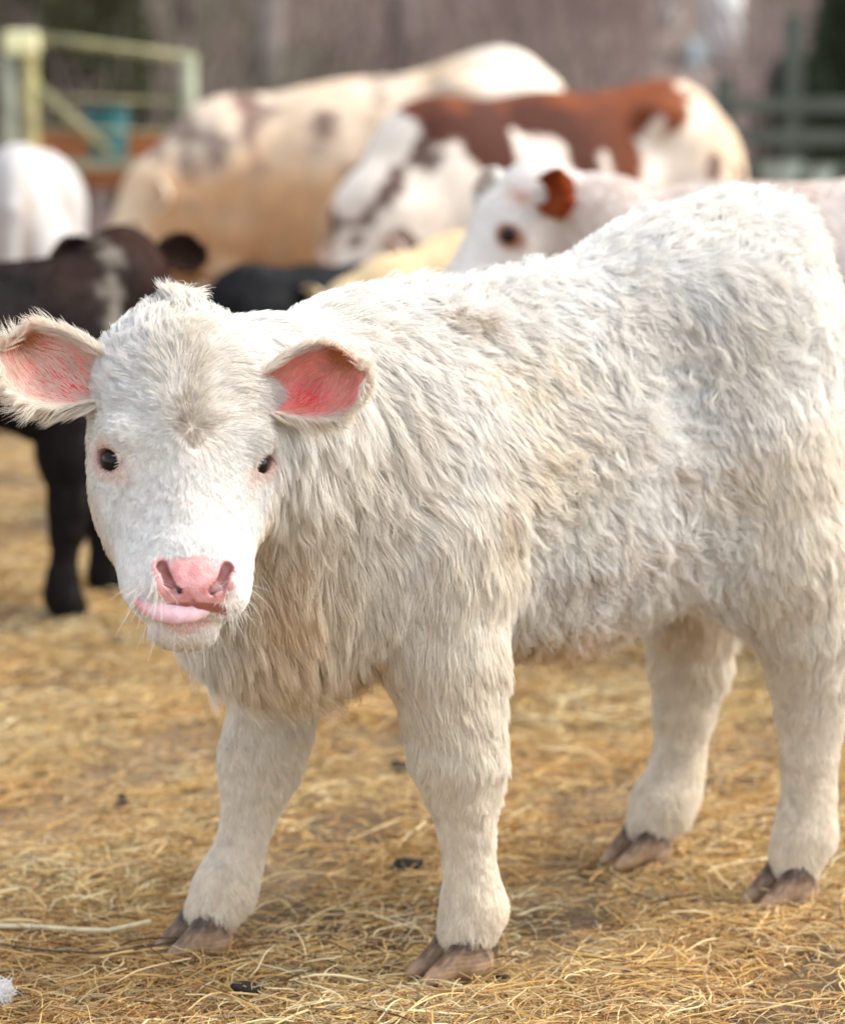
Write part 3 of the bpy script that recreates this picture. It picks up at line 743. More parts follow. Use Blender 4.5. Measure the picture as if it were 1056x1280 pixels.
# ------------------------------------------------------------------ the other cattle
def long_head(k=1.0):
    H = calf_head()[:15]; o = []
    for p in H:
        if p[0] == 'c': o.append(('c', p[1] * (1, 1, k), p[2] * (1, 1, k)) + p[3:])
        else: o.append(('e', p[1] * (1, 1, k), p[2] * (1, 1, k ** .8)) + p[3:])
    return o
def cattle(name, label, loc, yaw, S, head, look, hs, colour, seed, legs=(0, 0, 0, 0), group=None, g=.022, fur_n=0, ears=None, young=False, tailx=0, roll=0, fur_len=.02, neck_r=1.0, width=1.0, hk=1.2, droop=0, cat='cow', ear_col=None, slope=0, belly=0):
    """head: poll position, look: unit-ish direction poll -> muzzle, both in the animal's own axes (x forward, y left, z up), in units of S"""
    h = np.array(head, float) * S; a = np.array(look, float); a /= np.linalg.norm(a)
    sA = np.cross(a, (0, 0, 1.0)); sA /= np.linalg.norm(sA); n_ = np.cross(sA, a); n_ = n_ if n_[2] > 0 else -n_
    R = np.stack([sA, n_, a], 1)
    HD = xform(long_head(hk), R, h, hs)
    zs = lambda c: np.array((c[0], c[1], c[2] * (1 - slope * max(0, c[0] + .58))))
    E_ = lambda c, r, k=.06: ell(zs(c) * S, np.array(r) * S, k * S)
    C_ = lambda a_, b_, ra, rb, k=.08: cone(zs(a_) * S, zs(b_) * S, ra * S, rb * S, k * S)
    W = width; lz = .10 if young else 0
    B = [E_((0, 0, .90 - belly + lz * .6), (.62, .32 * W, .36 + belly - lz), .1), E_((.42, 0, .92), (.28, .25 * W, .34 - lz * .5), .1), E_((.56, 0, .80), (.20, .17 * W, .24), .1),
         C_((.48, 0, 1.12), (0, 0, 1.10), .13, .16), C_((0, 0, 1.10), (-.58, 0, 1.14), .16, .15), E_((-.58, 0, 1.0), (.28, .26 * W, .27), .1),
         E_((-.66, .17 * W, .82), (.19, .12, .30), .1), E_((-.66, -.17 * W, .82), (.19, .12, .30), .1),
         E_((-.42, .22 * W, 1.16), (.09, .06, .06), .1), E_((-.42, -.22 * W, 1.16), (.09, .06, .06), .1)]
    nb_ = h / S - a * 0.0
    B += [C_((.48, 0, 1.0), .5 * (np.array((.56, 0, 1.0)) + nb_), .22 * neck_r, .17 * neck_r, .12), C_(.5 * (np.array((.56, 0, 1.0)) + nb_), nb_ - R[:, 1] * .06, .17 * neck_r, .115 * neck_r, .08),
          C_((.52, 0, .82), .5 * (np.array((.56, 0, .86)) + nb_) - np.array((0, 0, .05)), .17, .11 * neck_r, .12)]
    lg = []
    for (lx, ly, f, dx) in ((.42, .19, 1, legs[0]), (.42, -.19, 1, legs[1]), (-.62, .19, 0, legs[2]), (-.62, -.19, 0, legs[3])):
        ly *= W
        if f: pts = [(lx, ly, .80, .12), (lx + .02 + dx * .4, ly, .60, .095), (lx + .03 + dx * .7, ly, .42, .068), (lx + .02 + dx * .8, ly, .34, .052), (lx + dx, ly, .16, .044), (lx + dx, ly, .09, .054), (lx + .03 + dx, ly, .045, .055)]
        else: pts = [(lx, ly, .85, .15), (lx + .02 + dx * .3, ly, .65, .11), (lx - .08 + dx * .5, ly, .50, .072), (lx - .10 + dx * .7, ly, .42, .060), (lx - .06 + dx, ly, .18, .046), (lx - .05 + dx, ly, .10, .054), (lx - .01 + dx, ly, .05, .054)]
        lg += [cone(np.array(p[:3]) * S, np.array(q[:3]) * S, p[3] * S, q[3] * S, .05 * S) for p, q in zip(pts[:-1], pts[1:])]
        f0 = np.array(pts[-1][:3]) * S
        for sg in (-1, 1):
            pass
    tl = [C_((-.78, 0, 1.14), (-.86, .01, 1.02), .045, .034, .04), C_((-.86, .01, 1.02), (-.88, .02 + tailx, .62), .032, .022, .04), C_((-.88, .02 + tailx, .62), (-.86, .03 + tailx, .42), .040, .035, .04)]
    pr = B + lg + tl + HD
    ext = np.array([p[1] for p in HD]); lo = np.minimum(ext.min(0) - .15 * hs * 1.3, np.array((-1.0, -.40, -.02)) * S); hi = np.maximum(ext.max(0) + .15 * hs * 1.3, np.array((.85, .40, 1.36)) * S)
    lo[2] = min(lo[2], -.02)
    V, T = sdf_mesh(pr, lo, hi, g)
    er = []
    for s in (-1, 1):
        e1 = R @ np.array((s * .95, -.05, -.10 + droop)); e3 = R @ np.array((-s * .1, .75, .45))
        er.append(ear_mesh(s, h + R @ (np.array((s * .086, -.008, .0)) * hs), e1, e3, .13 * hs, .048 * hs))
    GWh = np.exp(-np.clip(sdf(HD, V), 0, 1) / .02)
    q = (V - h) @ R / hs; q[:, 2] /= hk
    col = colour(V / S, q, np.clip(GWh, 0, 1))
    nosem = smoothstep(.225, .24, q[:, 2]) * (q[:, 1] > 0) * (np.abs(q[:, 0]) < .045) * GWh
    colS = lerp(col, (.45, .25, .22) if col.mean() > .2 else (.03, .025, .025), nosem)
    o_ = len(V); AV, AT, AN = [V], [T], [vnormals(V, T)]; ac = [colS]; EC = [col]
    for e in er:
        ec = ear_col if ear_col is not None and (name != 'white_faced_calf' or e is er[0]) else col[GWh > .5].mean(0)
        inner = e[8] if ear_col is None and col.mean() > .25 else np.repeat(np.asarray(ec, float)[None] * .9, len(e[0]), 0)
        AV.append(e[0]); AT.append(e[1] + o_); AN.append(e[2]); ac.append(inner * .2 + np.asarray(ec) * .8); EC.append(np.repeat(np.asarray(ec)[None], len(e[0]), 0)); o_ += len(e[0])
    V2, T2, N2 = np.concatenate(AV), np.concatenate(AT), np.concatenate(AN); ac = np.concatenate(ac)
    root = thing(name, label, cat, loc, yaw, group)
    mesh_obj('body', np_mesh('body', V2, T2, hide_mat, colors=ac), root)
    for s in (-1, 1):
        ball('eye', .019 * hs, eye_mat, root, h + R @ (np.array((s * .076, .008, .105 * hk)) * hs), 12)
    for (lx, ly, f, dx) in ((.42, .19, 1, legs[0]), (.42, -.19, 1, legs[1]), (-.62, .19, 0, legs[2]), (-.62, -.19, 0, legs[3])):
        fx = lx + dx + (.05 if f else .01)
        for sg in (-1, 1):
            q_ = mesh_obj('hoof', hoof_me, root); q_.location = (fx * S, ly * W * S + sg * .024 * S, 0); q_.scale = (1.6 * S, 1.55 * S, 1.5 * S)
    if fur_n:
        cm = np.tile(np.array((-.7, 0, -.6)), (len(V2), 1)); nz = len(V)
        cm[:nz] = lerp(cm[:nz], R @ np.array((0, 0, .8)), np.clip(GWh, 0, 1) * (q[:, 2] > .08)); cm[:nz][V[:, 2] < .5 * S] = (-.1, 0, -1)
        for i, e in enumerate(er): cm[nz + i * len(e[0]):nz + (i + 1) * len(e[0])] = e[3]
        ln = np.full(len(V2), fur_len) ; ln[:nz] *= 1 - .5 * np.clip(GWh, 0, 1)
        X_, R_, C_2 = grow(V2, T2, N2, fur_n, cm, ln, np.full(len(V2), .3), np.ones(len(V2)) * (1 + 1.5 * np.concatenate([np.clip(GWh, 0, 1)] + [np.full(len(e[0]), 1.) for e in er])), np.concatenate(EC), seed, k=4, rad=.0009, clump_every=14, clump=.6, wave=.1)
        f_ = strands('fur', X_, R_, C_2, coat_mat, root); f_['kind'] = 'stuff'
    return root
hide_mat = skin_material('hide', rough=.85, scale=60, spec=.12)
def yaw_of(dx, dy): return math.atan2(dy, dx)
def at(px, py, Y):
    """design help: world point at depth Y seen at a point of a 1056 x 1280 frame"""
    c, s = math.cos(math.atan(445 / 3000)), math.sin(math.atan(445 / 3000))
    u = (640 - py) / F_PX; r = np.array(((px - 528) / F_PX, c + u * s, -s + u * c)); return np.array((0, 0, CAM_H)) + r * Y / r[1]

n6, n7, n8 = Noise(2.2, 81), Noise(6, 82), Noise(14, 83)
def tan_cow(V, q, hw):
    c = np.repeat(np.array((.66, .50, .34))[None], len(V), 0)
    c = lerp(c, (.76, .64, .50), np.clip(.5 + .5 * n6(V), 0, 1) * .8)
    c = c * (1 + .10 * n7(V) + .06 * n8(V))[:, None]
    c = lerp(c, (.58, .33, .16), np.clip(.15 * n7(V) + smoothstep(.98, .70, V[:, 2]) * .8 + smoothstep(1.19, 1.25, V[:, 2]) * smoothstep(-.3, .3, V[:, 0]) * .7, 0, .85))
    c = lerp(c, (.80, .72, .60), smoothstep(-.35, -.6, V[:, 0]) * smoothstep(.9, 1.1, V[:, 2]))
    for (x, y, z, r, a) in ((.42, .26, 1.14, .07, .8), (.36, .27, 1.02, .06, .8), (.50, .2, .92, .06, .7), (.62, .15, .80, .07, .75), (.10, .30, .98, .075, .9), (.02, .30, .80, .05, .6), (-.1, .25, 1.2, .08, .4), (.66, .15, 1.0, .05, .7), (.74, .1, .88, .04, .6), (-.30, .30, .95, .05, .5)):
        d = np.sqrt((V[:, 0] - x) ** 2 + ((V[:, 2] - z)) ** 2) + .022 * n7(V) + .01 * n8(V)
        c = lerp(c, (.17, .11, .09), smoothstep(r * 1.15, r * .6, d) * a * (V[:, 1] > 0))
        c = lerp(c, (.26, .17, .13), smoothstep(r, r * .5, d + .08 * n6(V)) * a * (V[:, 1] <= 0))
    d = np.abs(V[:, 0] - .40 - .25 * (V[:, 2] - 1.0)) + .02 * n7(V)
    c = lerp(c, (.22, .13, .10), smoothstep(.06, .02, d) * smoothstep(.75, .85, V[:, 2]) * smoothstep(1.16, 1.10, V[:, 2]) * .75)
    return lerp(c, (.80, .66, .46), hw * .8)
def red_cow(V, q, hw):
    c = np.repeat(np.array((.80, .72, .62))[None], len(V), 0)
    x, z = V[:, 0], V[:, 2]; e = .035 * n7(V) + .012 * n8(V)
    c = lerp(c, (.74, .52, .32), smoothstep(-.35, -.75, x) * .8); c = lerp(c, (.60, .50, .40), np.clip(.3 * n7(V) + .2 * n8(V), 0, .5))
    e = e * .9
    zb = np.interp(x, [-.64, -.60, -.5, -.3, -.24, .04, .07, .26, .29, .43, .46, .56, .62, .68], [1.5, 1.22, 1.14, 1.05, .93, .93, 1.10, 1.10, .95, .92, 1.06, 1.08, 1.12, 1.5])
    m = smoothstep(-.015, .015, z + .05 * np.clip(x + .5, 0, 1) - zb + e * 1.3)
    front = smoothstep(.012, -.012, np.abs(x - .60 - .9 * (1.08 - z)) - .045 + e) * (z < 1.14) * (z > .74)
    c = lerp(c, (.20, .058, .022), m); dk = smoothstep(1.27, 1.15, z + .04 * n7(V)) * m * smoothstep(.75, .2, np.abs(x - .25))
    c = lerp(c, (.070, .028, .020), np.clip(dk + front, 0, 1) * .92)
    for (a_, b_, r) in ((.74, .62, .085), (.96, .70, .06), (-.58, .93, .055), (-.74, .91, .05), (.50, .60, .05)):
        c = lerp(c, (.10, .045, .035), smoothstep(r, r * .7, np.sqrt((x - a_) ** 2 + (z - b_) ** 2) + e) * .9)
    return c
def white_calf(V, q, hw):
    c = np.repeat(np.array((.66, .59, .53))[None], len(V), 0)
    c = lerp(c, (.55, .42, .35), np.clip(.3 + .4 * n7(V), 0, 1) * .6)
    c = lerp(c, (.82, .78, .72), hw)
    for s in (-1, 1):
        c = lerp(c, (.33, .12, .05), hw * smoothstep(.030, .018, np.sqrt((q[:, 0] - s * .078) ** 2 + (q[:, 2] - .105) ** 2 + .3 * q[:, 1] ** 2)))
        c = lerp(c, (.50, .20, .10), .8 * hw * np.exp(-((q[:, 0] - s * .06) / .03) ** 2 - ((q[:, 2] - .03) / .018) ** 2 - ((q[:, 1] - .02) / .03) ** 2))
    return c
def black_calf(V, q, hw):
    c = np.repeat(np.array((.016, .013, .012))[None], len(V), 0)
    c = lerp(c, (.034, .018, .013), np.clip(smoothstep(.95, 1.2, V[:, 2]) * .8 * (.7 + .4 * n6(V)), 0, 1))
    c = lerp(c, (.045, .021, .014), hw * .8)
    return lerp(c, (.45, .40, .33), smoothstep(.05, .0, np.abs(V[:, 0] - .60 - .1 * (V[:, 2] - 1)) + .02 * n8(V)) * (V[:, 2] > 1.0) * (1 - hw) * .45)
def snow_cow(V, q, hw):
    c = np.repeat(np.array((.52, .505, .48))[None], len(V), 0)
    c = lerp(c, (.62, .40, .22), smoothstep(.75, .5, V[:, 2]) * .7)
    return lerp(c, (.45, .38, .32), np.exp(-((V[:, 0] + .86) / .06) ** 2) * np.exp(-((np.abs(V[:, 1] - .0) - .06) / .03) ** 2) * .9)  # grooves beside the tail darkened: their shade is painted into the hide
def plain_c(col, amt=.25):
    def f(V, q, hw): return np.array(col)[None] * (1 + amt * np.clip(n7(V), -1, 1))[:, None]
    return f
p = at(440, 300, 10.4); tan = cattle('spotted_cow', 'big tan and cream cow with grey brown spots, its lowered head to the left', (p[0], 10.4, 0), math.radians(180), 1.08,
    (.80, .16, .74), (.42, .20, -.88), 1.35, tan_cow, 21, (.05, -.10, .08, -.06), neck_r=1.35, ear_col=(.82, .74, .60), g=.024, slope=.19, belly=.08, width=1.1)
p = at(676, 200, 8.9); red = cattle('patched_cow', 'cream cow with a rust red back and dark brown patches, behind the white calf', (p[0], 8.9, 0), math.radians(180 + 30), .95,
    (.84, .10, .66), (.25, .05, -.94), 1.15, red_cow, 22, (.06, -.08, .05, -.1), neck_r=1.2, g=.022, slope=.07, belly=.05)
p = at(678, 234, 4.7); yc = math.radians(176)
wc_S = .715
hl_ = np.array((.99, .0, 1.235))
c_, s__ = math.cos(yc), math.sin(yc); hx = hl_ * wc_S
wc = cattle('white_faced_calf', 'pale calf with a white face and one red brown ear, standing behind the white calf', (p[0] - hx[0] * c_ - .035, 4.7 - hx[0] * s__, 0), yc, wc_S,
    tuple(hl_), (.50, .26, -.82), .98, white_calf, 23, (.03, -.06, .05, -.05), g=.012, fur_n=45000, young=True, ear_col=(.33, .07, .02), hk=1.05, cat='calf', neck_r=.85, fur_len=.018)
p = at(8, 500, 4.95); yb = math.radians(22)
bc = cattle('black_calf', 'black calf with a brown tinge standing at the left edge behind the ear', (p[0] - .14, 4.86, 0), yb, .585,
    (.74, .08, 1.28), (.15, -.55, -.80), .86, black_calf, 24, (.24, -.01, .05, -.08), g=.012, fur_n=30000, young=True, hk=1.0, cat='calf', fur_len=.015)
p = at(40, 250, 8.6)
sc2 = cattle('white_cow', 'white cow seen from behind with its tail hanging, above the black calf', (p[0], 8.6, 0), math.radians(94), .76,
    (1.0, .1, .8), (.4, 0, -.9), 1.0, snow_cow, 25, g=.018, width=.50)
p = at(392, 360, 6.4)
dk = cattle('dark_calf', 'charcoal black calf of which only the back shows above the neck of the white calf', (p[0], 6.4, 0), math.radians(60), .52,
    (.95, .1, .75), (.5, 0, -.85), .75, plain_c((.012, .012, .013)), 26, g=.014, young=True, cat='calf', fur_n=12000, fur_len=.02)
p = at(428, 332, 6.0); ycr = math.radians(200)
hl_ = np.array((.98, .0, .98)) * .60
cr = cattle('cream_calf', 'cream yellow calf whose head and ear show beside the back of the charcoal calf', (p[0] - hl_[0] * math.cos(ycr), 6.0 - hl_[0] * math.sin(ycr), 0), ycr, .60,
    (.98, .0, .98), (.5, .2, -.85), .85, plain_c((.74, .56, .32), .1), 27, g=.014, young=True, cat='calf', ear_col=(.80, .64, .38))
print('cattle', time.time() - T0)

# ------------------------------------------------------------------ pen, trough and clutter behind
def bar(bm, a, b, r, seg=8, r2=None):
    a, b = Vector(a), Vector(b); d = b - a
    m = Matrix.Translation((a + b) / 2) @ d.to_track_quat('Z', 'Y').to_matrix().to_4x4()
    bmesh.ops.create_cone(bm, cap_ends=True, segments=seg, radius1=r, radius2=r if r2 is None else r2, depth=d.length, matrix=m)
def box(bm, c, s, rot=0, bev=0):
    m = Matrix.Translation(c) @ Matrix.Rotation(rot, 4, 'Z') @ Matrix.Diagonal((*s, 1))
    r = bmesh.ops.create_cube(bm, size=1, matrix=m)
    if bev: bmesh.ops.bevel(bm, geom=list({e for v in r['verts'] for e in v.link_edges}), offset=bev, segments=2, affect='EDGES', profile=.5)
def bm_obj(name, bm, mat, parent=None, smooth=False):
    me = bpy.data.meshes.new(name); bm.to_mesh(me); bm.free(); me.materials.append(mat)
    if smooth:
        for p in me.polygons: p.use_smooth = True
    return mesh_obj(name, me, parent)
wood_pale = plain('pale_wood', (.58, .50, .20), rough=.85, col2=(.30, .27, .13), nscale=8, bump=.4)
wood_grey = plain('grey_wood', (.40, .42, .30), rough=.85, col2=(.24, .25, .17), nscale=8, bump=.4)
rust = plain('rusty_steel', (.42, .15, .045), rough=.8, col2=(.22, .08, .03), nscale=6, bump=.4)
rail_m = plain('dull_metal', (.42, .38, .17), rough=.6, col2=(.20, .20, .12), nscale=10)
white_m = plain('white_plastic', (.82, .82, .80), rough=.4, noise=.1, nscale=6)
teal_m = plain('teal_plastic', (.05, .22, .26), rough=.5, noise=.3, nscale=6)
paleblue = plain('pale_blue_plastic', (.55, .66, .70), rough=.45, noise=.1, nscale=6)
YP = 13.6
pen = thing('pen_gate', 'weathered tube and timber pen gate in the far left corner', 'gate', (at(130, 190, YP)[0], YP, 0))
def L(px, py, Y=YP, o=pen): return Vector(at(px, py, Y)) - o.location
for (px, top_, r_, mt) in ((12, 62, .036, wood_grey), (38, 60, .040, wood_pale), (236, 70, .044, wood_grey)):
    bm = bmesh.new(); a = L(px, top_); bar(bm, (a.x, a.y, 0), a, r_, 10); bm_obj('post', bm, mt, pen, True)
bm = bmesh.new(); box(bm, L(28, 54), (.19, .12, .13), 0, .02); bm_obj('post_cap', bm, plain('cream_paint', (.88, .86, .50), rough=.6), pen)
for (a, b, r_) in (((44, 46), (246, 74), .025), ((44, 106), (138, 192), .028), ((14, 120), (236, 128), .012), ((14, 160), (236, 166), .012)):
    bm = bmesh.new(); bar(bm, L(*a), L(*b), r_, 8); bm_obj('rail', bm, rail_m, pen, True)
YT = 15.0
tr = thing('feed_trough', 'long rust brown feed trough standing behind the pen gate', 'trough', (at(200, 170, YT)[0], YT, 0))
bm = bmesh.new()
for (c, s_) in (((0, -.28, .92), (1.45, .03, .34)), ((0, .28, .92), (1.45, .03, .34)), ((-.71, 0, .92), (.03, .53, .34)), ((.71, 0, .92), (.03, .53, .34)), ((0, 0, .76), (1.39, .53, .02))): box(bm, c, s_)
bm_obj('bin', bm, rust, tr)
for sx in (-.6, .6):
    for sy in (-.2, .2):
        bm = bmesh.new(); bar(bm, (sx * 1.05, sy * 1.15, 0), (sx, sy, .75), .03); bm_obj('leg', bm, rail_m, tr)
def bucket(name, label, cat, loc, r, h, mat, group=None):
    t = thing(name, label, cat, loc, 0, group)
    bm = bmesh.new(); k = 20; rings = [(r * .8, 0), (r, h), (r * 1.06, h), (r * 1.06, h * .95), (r * 1.0, h * .93)]
    prof = [(0, .0), (r * .8, 0), (r * .93, h * .7), (r, h * .96), (r * 1.06, h * .96), (r * 1.06, h), (r * .95, h), (r * .78, h * .06), (0, h * .06)]
    rows = [[bm.verts.new((q * math.cos(2 * math.pi * i / k), q * math.sin(2 * math.pi * i / k), z)) for i in range(k)] for q, z in prof if q > 0]
    for A, B in zip(rows[:-1], rows[1:]):
        for i in range(k): bm.faces.new((A[i], A[(i + 1) % k], B[(i + 1) % k], B[i]))
    bm.faces.new(rows[0][::-1]); bm.faces.new(rows[-1])
    bm_obj('tub', bm, mat, t, True)
    bm = bmesh.new(); P_ = [Vector((r * 1.07 * math.cos(a), .0, h * .92 - r * .7 * math.sin(a))) for a in np.linspace(0, math.pi, 9)]
    for a, b in zip(P_[:-1], P_[1:]): bar(bm, a + Vector((0, -r * .3 * 0 - .01, 0)), b + Vector((0, -.01, 0)), .006, 6)
    bm_obj('handle', bm, rail_m, t)
    return t
a = at(140, 170, 14.4); bucket('bucket', 'teal bucket hanging low on the pen gate, in front of the rust brown trough', 'bucket', (a[0], 14.2, .93), .13, .30, teal_m)
st_ = thing('table', 'small plank stand holding buckets beside the trough', 'table', (at(150, 225, 14.2)[0], 14.2, 0))
bm = bmesh.new(); box(bm, (0, 0, .90), (.62, .34, .05), 0, .006); bm_obj('top', bm, wood_grey, st_)
for sx in (-.26, .26):
    for sy in (-.12, .12):
        bm = bmesh.new(); box(bm, (sx, sy, .4375), (.05, .05, .875), 0, .004); bm_obj('leg', bm, wood_grey, st_)
a = at(182, 225, 12.5); bucket('bucket', 'small white bucket on the straw right of the teal bucket', 'bucket', (a[0], 12.5, gh(a[0], 12.5)), .10, .22, white_m)
# on the bank at the right: a white tank, pale drums, stones
def tank(name, label, cat, loc, r, h, mat, lid=True):
    t = thing(name, label, cat, loc)
    bm = bmesh.new(); k = 24
    prof = [(r * .92, 0), (r, h * .05), (r, h * .32), (r * 1.03, h * .34), (r, h * .36), (r, h * .64), (r * 1.03, h * .66), (r, h * .68), (r, h * .88), (r * .7, h * .97), (r * .25, h)]
    rows = [[bm.verts.new((q * math.cos(2 * math.pi * i / k), q * math.sin(2 * math.pi * i / k), z)) for i in range(k)] for q, z in prof]
    for A, B in zip(rows[:-1], rows[1:]):
        for i in range(k): bm.faces.new((A[i], A[(i + 1) % k], B[(i + 1) % k], B[i]))
    bm.faces.new(rows[0][::-1]); bm.faces.new(rows[-1]); bm_obj('drum', bm, mat, t, True)
    bm = bmesh.new(); bar(bm, (0, 0, h), (0, 0, h * 1.05), r * .25, 16); bm_obj('lid', bm, rail_m, t)
    return t
def on_bank(px, py):
    for Y in np.arange(17, 90, .1):
        q = at(px, py, Y)
        if q[2] <= gh(q[0], Y): return q
    return q
q = on_bank(900, 78); s_ = q[1] / F_PX; tank('water_tank', 'tall white water tank on the wooded bank, upper right', 'tank', tuple(q), 25 * s_, 94 * s_, white_m)
q = on_bank(866, 88); s_ = q[1] / F_PX; tank('barrel', 'pale blue barrel just left of the white tank on the bank', 'barrel', tuple(q), 11 * s_, 38 * s_, paleblue)
q = on_bank(832, 34); s_ = q[1] / F_PX; tank('barrel', 'small dull white barrel farther up the bank, left of the white tank', 'barrel', tuple(q), 11 * s_, 30 * s_, plain('dull_white', (.6, .6, .58), noise=.2))
def rock(name, label, loc, r, mat, seed):
    bm = bmesh.new(); bmesh.ops.create_icosphere(bm, subdivisions=3, radius=1)
    rn = np.random.default_rng(seed); nn = Noise(.5, seed); nn2 = Noise(1.6, seed + 1)
    for v in bm.verts:
        c = np.array(v.co)[None]; v.co = v.co * (1 + (.24 if 'clod' in name else .10) * float(nn(c)[0]) + (.10 * float(nn2(c)[0]) if 'clod' in name else 0)); v.co = Vector((v.co.x * r[0], v.co.y * r[1], v.co.z * r[2]))
    o = bm_obj(name, bm, mat, None, True); o.location = loc; tag(o, label, name.split('_')[-1]); return o
stone = plain('pale_stone', (.46, .56, .52), rough=.8, noise=.35, nscale=5)
for i, (px, py, w_) in enumerate(((975, 216, 26), (1020, 222, 20))):
    a = at(px, py, 12.0); s_ = 12 / F_PX
    t = bucket('tub', ['wide pale green tub on its post, left of the pair at the right edge', 'narrower pale green tub on its post, nearest the right edge'][i], 'tub', (a[0], 12.0, a[2] - 16 * s_), w_ * s_, 30 * s_, stone)
    bm = bmesh.new(); bar(bm, (0, 0, -(a[2] - 16 * s_)), (0, 0, 0), .05, 10); bm_obj('post', bm, wood_grey, t, True)
# rail fence at the right
fw_ = plain('dark_green_wood', (.115, .13, .105), rough=.9, col2=(.06, .07, .055), nscale=5)
fe = thing('rail_fence', 'dark green grey post and rail fence along the foot of the bank, right', 'fence', (at(985, 150, 16)[0], 16, 0))
for px in (905, 992, 1080):
    a = Vector(at(px, 20 if px == 992 else 95, 16)) - fe.location; bm = bmesh.new(); box(bm, (a.x, 0, a.z / 2), (.12, .12, a.z), 0, .01); bm_obj('post', bm, fw_, fe)
for py in (132, 172, 212):
    a = Vector(at(880, py, 16)) - fe.location; b = Vector(at(1110, py + 4, 16)) - fe.location
    bm = bmesh.new(); box(bm, ((a.x + b.x) / 2, -.085, a.z), (b.x - a.x, .04, .09), 0, .005); bm_obj('rail', bm, fw_, fe)

# ------------------------------------------------------------------ bare winter wood on the bank
bark = plain('bark', (.26, .215, .19), rough=.95, col2=(.14, .115, .10), nscale=3, bump=.5)
twig_m = hair_material('twigs', spec=.1, trans=.0)
def tree_meshes(seed, H):
    r = random.Random(seed); bm = bmesh.new(); tips = []
    def limb(p, d, L_, r0, lev):
        n = 5 if lev == 0 else 3; q = p.copy(); dd = d.copy(); rr = r0
        for i in range(n):
            nd = (dd + Vector((r.uniform(-.12, .12), r.uniform(-.12, .12), r.uniform(-.02, .10))) * (1 + lev)).normalized()
            e = q + nd * (L_ / n); r1 = rr * (.86 if lev == 0 else .72)
            bar(bm, q - nd * rr * .3, e, rr, 8 if lev == 0 else 5, r1); 
            if lev < 2 and (i > 0 or lev > 0):
                for _ in range(2 if lev == 0 else 2):
                    a = r.uniform(0, 6.28); w_ = Vector((math.cos(a), math.sin(a), r.uniform(.3, 1.0))).normalized()
                    limb(e, (nd * .5 + w_ * .8).normalized(), L_ * r.uniform(.22, .42), r1 * .5, lev + 1)
            if lev == 2: tips.append((e.copy(), nd.copy()))
            q, dd, rr = e, nd, r1
        tips.append((q.copy(), dd.copy()))
    limb(Vector((0, 0, -.3)), Vector((0, 0, 1)), H, H * .017, 0)
    me = bpy.data.meshes.new('trunk'); bm.to_mesh(me); bm.free(); me.materials.append(bark)
    for p in me.polygons: p.use_smooth = True
    rn = np.random.default_rng(seed); P0 = np.array([t[0] for t in tips]); D0 = np.array([t[1] for t in tips])
    k = rn.integers(0, len(tips), 900); d = unit(D0[k] + rn.normal(0, .6, (900, 3))); Lh = rn.uniform(.3, 1.1, 900) * H / 9
    u = np.linspace(0, 1, 4); P = P0[k][:, None] + d[:, None] * (Lh[:, None] * u)[:, :, None] + (rn.normal(0, .12, (900, 1, 3)) * (u ** 2)[None, :, None])
    return me, P, np.full((900, 4), .010) * np.array([1, .8, .6, .3]), np.array((.30, .235, .215)) * rn.uniform(.7, 1.3, 900)[:, None]
kinds = []
for i in range(4):
    me, P, R, C = tree_meshes(100 + i, [9, 11, 8, 10][i])
    o = strands('crown', P, R, C, twig_m); kinds.append((me, o.data)); bpy.data.objects.remove(o)
rt = random.Random(5); spots = []
fixed = [(240, 26), (580, 30), (1042, 20.5), (700, 33), (95, 24), (420, 36), (780, 38), (330, 22.5), (960, 41), (500, 24)]
for px, Y in fixed: spots.append(((px - 528) / F_PX * Y, Y))
while len(spots) < 46:
    Y = rt.uniform(21, 70); X = rt.uniform(-1, 1) * (.30 * Y + 3)
    if all((X - a) ** 2 + (Y - b) ** 2 > 1.2 for a, b in spots) and not (abs(X / Y * F_PX + 528 - 875) < (260 if Y < 30 else 75)) and not (3 < X < 14 and abs(Y - 25.5 - (X - 3.1) * .18) < 2.6): spots.append((X, Y))
for i, (X, Y) in enumerate(spots):
    me, cd = kinds[i % 4]
    big = i == 2
    lab = {0: 'slim bare tree rising straight behind the right post of the pen gate', 1: 'slim bare tree rising over the rump of the tan cow', 2: 'dark thick bare tree trunk nearest the right edge of the picture'}.get(i, 'leafless grey brown winter tree in the blurred wood on the bank')
    big = i == 2
    t = thing('bare_tree', lab, 'tree', (X, Y, gh(X, Y)), rt.uniform(0, 6.28), 'bare trees of the wood on the bank')
    sc_t = rt.uniform(.8, 1.25); t.scale = (1.3, 1.3, 1.1) if big else (sc_t, sc_t, sc_t)
    mesh_obj('trunk', me, t); mesh_obj('crown', cd, t)
